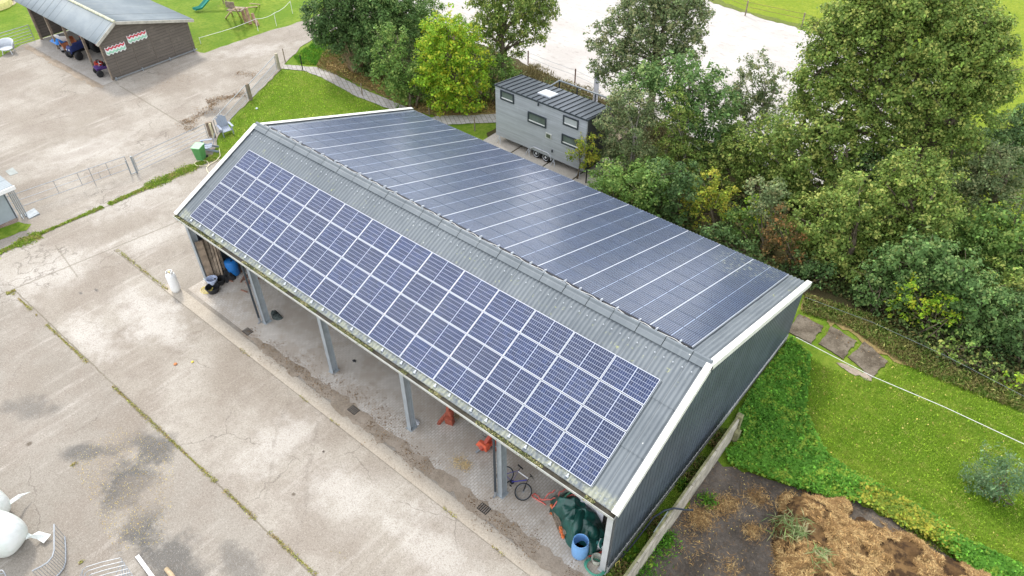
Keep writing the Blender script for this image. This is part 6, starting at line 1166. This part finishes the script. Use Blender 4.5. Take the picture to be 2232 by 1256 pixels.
# straw and manure heap
HP = Pg((1695, 1072), (1740, 1066), (1800, 1072), (1850, 1085), (1862, 1120), (1900, 1125), (1945, 1150), (1990, 1165), (2050, 1200), (2110, 1225), (2200, 1256), (2250, 1330), (1900, 1400), (1700, 1300), (1676, 1256), (1680, 1200), (1672, 1150), (1678, 1100))
HC = np.array(HP).mean(0)
def hz(x, y):
    P_ = np.array(HP); d = np.full(len(x), 1e9)
    for i in range(len(P_)):
        a_, c_ = P_[i], P_[(i+1) % len(P_)]; e = c_-a_; tt = np.clip(((x-a_[0])*e[0]+(y-a_[1])*e[1])/(e@e), 0, 1); d = np.minimum(d, np.hypot(x-a_[0]-tt*e[0], y-a_[1]-tt*e[1]))
    ins = inpoly(x, y, HP); d = np.where(ins, d-.75*vnoise(x, y, 1.7, 41)*(.4+.6*vnoise(x, y, 5, 42)), 0); base = np.clip(d/.9, 0, 1)**.6
    return base*(.14+.38*vnoise(x, y, .8, 5)+.26*vnoise(x, y, 2.0, 6)+.16*vnoise(x, y, 5, 7)+.06*vnoise(x, y, 11, 8))
lo, hi = np.array(HP).min(0), np.array(HP).max(0); nu, nv = 130, 120
gx, gy = np.meshgrid(np.linspace(lo[0], hi[0], nu+1), np.linspace(lo[1], hi[1], nv+1)); gz = hz(gx.ravel(), gy.ravel())
def m_heap():
    a = N('straw_manure'); c = a.mix(a.ramp(a.noise(1.1, 6, .7), .35, .65), (.12, .07, .032), (.24, .145, .062)); c = a.mix(a.ramp(a.noise(2.4, 5, .7), .45, .6, 0, .9), c, (.045, .028, .018))
    c = a.mix(a.ramp(a.noise(30, 3, .8), .4, .7, 0, .6), c, (.10, .06, .03)); a.bump(a.noise(30, 3, .8), 1, .05); return a.done(c, .95, spec=.1)
b = MB(); ok = gz > .005; V_ = [(float(x), float(y), float(z)) for x, y, z in zip(gx.ravel(), gy.ravel(), gz)]
F_ = [(j*(nu+1)+i, j*(nu+1)+i+1, (j+1)*(nu+1)+i+1, (j+1)*(nu+1)+i) for j in range(nv) for i in range(nu) if ok[j*(nu+1)+i] or ok[(j+1)*(nu+1)+i+1]]
b.add(V_, F_); hp = b.build('straw_heap', m_heap(), smooth=True); tag(hp, 'brown heap of straw and manure spreading over the dark slab', 'straw heap')
n = 105000; X = rand_in(HP, n); z = hz(X[:, 0], X[:, 1]); q_ = (z > .05) | (RNG.random(n) < .10); X, z = X[q_], z[q_]; n = len(X); dk = vnoise(X[:, 0], X[:, 1], 1.5, 9)+.35*vnoise(X[:, 0], X[:, 1], 5, 10); k = (dk < .88) & (vnoise(X[:, 0], X[:, 1], 3.2, 19)+.3*RNG.random(n) > .28); X, z = X[k], z[k]; n = len(X)
cl = vnoise(X[:, 0], X[:, 1], 2.0, 4)*9; dv = np.c_[np.cos(cl)+RNG.normal(size=n)*.7, np.sin(cl)+RNG.normal(size=n)*.7, RNG.normal(size=n)*.25]
cards('loose_straw', np.c_[X, z+.015+RNG.random(n)*.05], np.c_[RNG.normal(size=(n, 2))*.35, np.ones(n)], .08+.20*RNG.random(n), L_STRAW, asp=.09, dirv=dv, parent=hp, )['kind'] = 'stuff'
hp.children[0].location = (-0., 0, 0)
X = np.vstack([np.array(G2(px, py))+RNG.normal(size=(nn, 2))*r_ for px, py, r_, nn in [(1525, 1132, .26, 1300), (1570, 1105, .26, 900), (1595, 1098, .2, 500), (1640, 1160, .2, 600), (1650, 1085, .25, 700), (1590, 1238, .25, 300), (1500, 1180, .5, 300), (1700, 1160, .25, 400)]]); n = len(X)
tag(cards('loose_straw', np.c_[X, .03+RNG.random(n)*.10], np.c_[RNG.normal(size=(n, 2))*.4, np.ones(n)], .07+.15*RNG.random(n), L_STRAW, asp=.09), 'small tufts of straw on the dark slab beside the heap', 'straw', kind='stuff')
X = np.vstack([np.array(G2(px, py))+RNG.normal(size=(nn, 2))*r_ for px, py, r_, nn in [(1712, 1165, .32, 70), (1700, 1145, .2, 35), (1740, 1178, .2, 40), (1775, 1235, .22, 80), (1725, 1180, .15, 40)]]); n = len(X)
tag(cards('cut_reeds', np.c_[X, hz(X[:, 0], X[:, 1])+.08+RNG.random(n)*.15], np.c_[RNG.normal(size=(n, 2))*.4, np.ones(n)], .25+.35*RNG.random(n), m_leaf('cut_reed', (.12, .19, .06), (.20, .27, .09), (.40, .38, .20), .2), asp=.07), 'cut green reeds thrown on the straw heap', 'reeds', kind='stuff')
# ------------------------------------------------------------------ bales and cattle gear, bottom left
def bale(lab, c, rz, r=.86, ln=1.35):
    t = thing('wrapped_bale', lab, 'bale', c, 'white wrapped bales'); b = MB(); Mx = Matrix.Rotation(rz, 3, 'Z') @ Matrix.Rotation(R(90), 3, 'X')
    pr = []
    for i in range(19):
        u = -1+2*i/18; rr = r*(1-abs(u)**3.2)**(.36); pr.append((max(0., rr), u*ln/2))
    b.lathe((c[0], c[1], r*.97), pr, 40, Mx); b.build('wrap', m_bale, t, smooth=True); return t
a = N('bale_film'); c = a.mix(a.ramp(a.noise(1.3, 4, .6), .4, .65), (.66, .71, .66), (.76, .78, .75)); v_ = a.noise(1., 4, .6, a.mapping(a.co('Object'), rot=(.4, .3, 0), scale=(9, 1, 2))); a.bump(v_, 1., .06); m_bale = a.done(c, .32, spec=.5)
bx1 = (G2(20, 1190)); t1 = bale('big white wrapped bale at the bottom left edge', (bx1[0], bx1[1], 0), .5)
bx2 = (G2(-14, 1128)); t2 = bale('white wrapped bale behind the first, cut by the left edge', (bx2[0], bx2[1], 0), .3)
def flap(pts, par, m=None):
    b = MB(); P_ = [Vector(G(px, py, z)) for px, py, z in pts]; n_ = len(P_); b.add(P_+[p-Vector((0, 0, .012)) for p in P_], [tuple(range(n_)), tuple(range(n_, 2*n_))[::-1]]+[(i, (i+1) % n_, n_+(i+1) % n_, n_+i) for i in range(n_)]); b.build('loose_film', m_bale, par)
flap([(58, 1160, .5), (70, 1166, .4), (84, 1158, .3), (111, 1165, .2), (95, 1184, .15), (80, 1175, .2), (66, 1172, .35), (56, 1176, .5)], t1); flap([(18, 1093, .7), (40, 1078, .5), (66, 1072, .3), (48, 1082, .4), (22, 1100, .7)], t2)
# bent feed barrier
t = thing('feed_barrier', 'curved galvanised feed barrier section lying near the bales', 'barrier', G(125, 1210)); TA = [G(*p) for p in [(118, 1143, .95), (118, 1172, .95), (118, 1200, .95), (114, 1214, .95), (104, 1226, .95), (88, 1236, .95), (70, 1245, .95)]]
TB = [G(*p) for p in [(141, 1170, .06), (143, 1195, .06), (143, 1225, .06), (139, 1238, .06), (130, 1250, .06), (116, 1262, .06), (98, 1272, .06)]]
b = MB(); b.tube(TA, .028, 8); b.build('top_rail', M_GALV, t); b = MB(); b.tube(TB, .028, 8); b.build('bottom_rail', M_GALV, t)
b = MB()
def interp(L_, u):
    f_ = u*(len(L_)-1); i = min(int(f_), len(L_)-2); return Vector(L_[i]).lerp(Vector(L_[i+1]), f_-i)
for k in range(17): b.tube([interp(TA, k/16), interp(TB, k/16)], .011, 5)
b.build('bars', M_GALV, t)
# nested wire racks
t = thing('rack_stack', 'stack of nested galvanised wire racks at the bottom edge', 'racks', G(235, 1256))
for k in range(6):
    ox, oz = k*5.5, -k*.02; pts = [G(*p) for p in [(178+ox, 1262+k*9, .5), (180+ox, 1242+k*8, .7), (188+ox, 1236+k*8, .75), (220+ox, 1226+k*8, .75), (262+ox, 1216+k*8, .75), (266+ox, 1220+k*8, .72), (267+ox, 1262+k*9, .4)]]
    b = MB(); b.tube(pts, .014, 6); b.tube([pts[1], (Vector(pts[1])+Vector((.05, -.4, -.4)))], .011, 5); b.tube([pts[5], (Vector(pts[5])+Vector((.05, -.4, -.4)))], .011, 5); b.build('rack', M_GALV, t)
t = thing('wire_rack', 'corner of a galvanised rack at the bottom left corner', 'rack', G(5, 1254)); b = MB(); b.tube([G(-20, 1246, .6), G(4, 1243, .6), (G(8, 1246, .58)), G(20, 1270, .3)], .02, 6); b.tube([G(-20, 1252, .5), G(8, 1250, .5), G(14, 1258, .3)], .016, 6); b.build('frame', M_GALV, t)
b = MB(); b.bar(G(299, 1212, .08), G(345, 1275, .08), .14, .05); tag(b.build('white_plank', plain('pale_white_plank', (.66, .64, .62), .8, var=.1, dirt=.1)), 'pale white plank on the concrete right of the rack stack', 'plank')
b = MB(); b.tube([G(362, 1240, .07), G(372, 1252, .07), G(380, 1262, .07)], [.08, .09, .08], 10); tag(b.build('wood_chunk', M_WOODL), 'light brown wood chunk at the bottom edge', 'wood')
# small litter on the yard
for i, (px, py, c_, s_) in enumerate([(383, 795, (.5, .2, .08), .09), (420, 790, (.65, .5, .08), .07), (1636 , 1025, (.7, .7, .68), .07), (560, 238, (.6, .65, .7), .10), (705, 985, (.12, .1, .08), .05)]):
    if px == 1636: px, py = 1634, 1023
    x, y = G2(px, py); b = MB(); b.lathe((x, y, .015), [(s_*.6, 0), (s_, s_*.3), (s_*.7, s_*.7), (0, s_*.9)], 7); o = b.build('litter', plain('litter_%d' % i, c_, .6)); tag(o, ['orange brown scrap on the pale concrete slab', 'yellow scrap beside the orange brown scrap on concrete', 'white ball-like litter at the edge of the dark slab', 'white ball lying on the lawn by the mesh gate', 'dark crumb on the lower concrete slab'][i], 'litter')
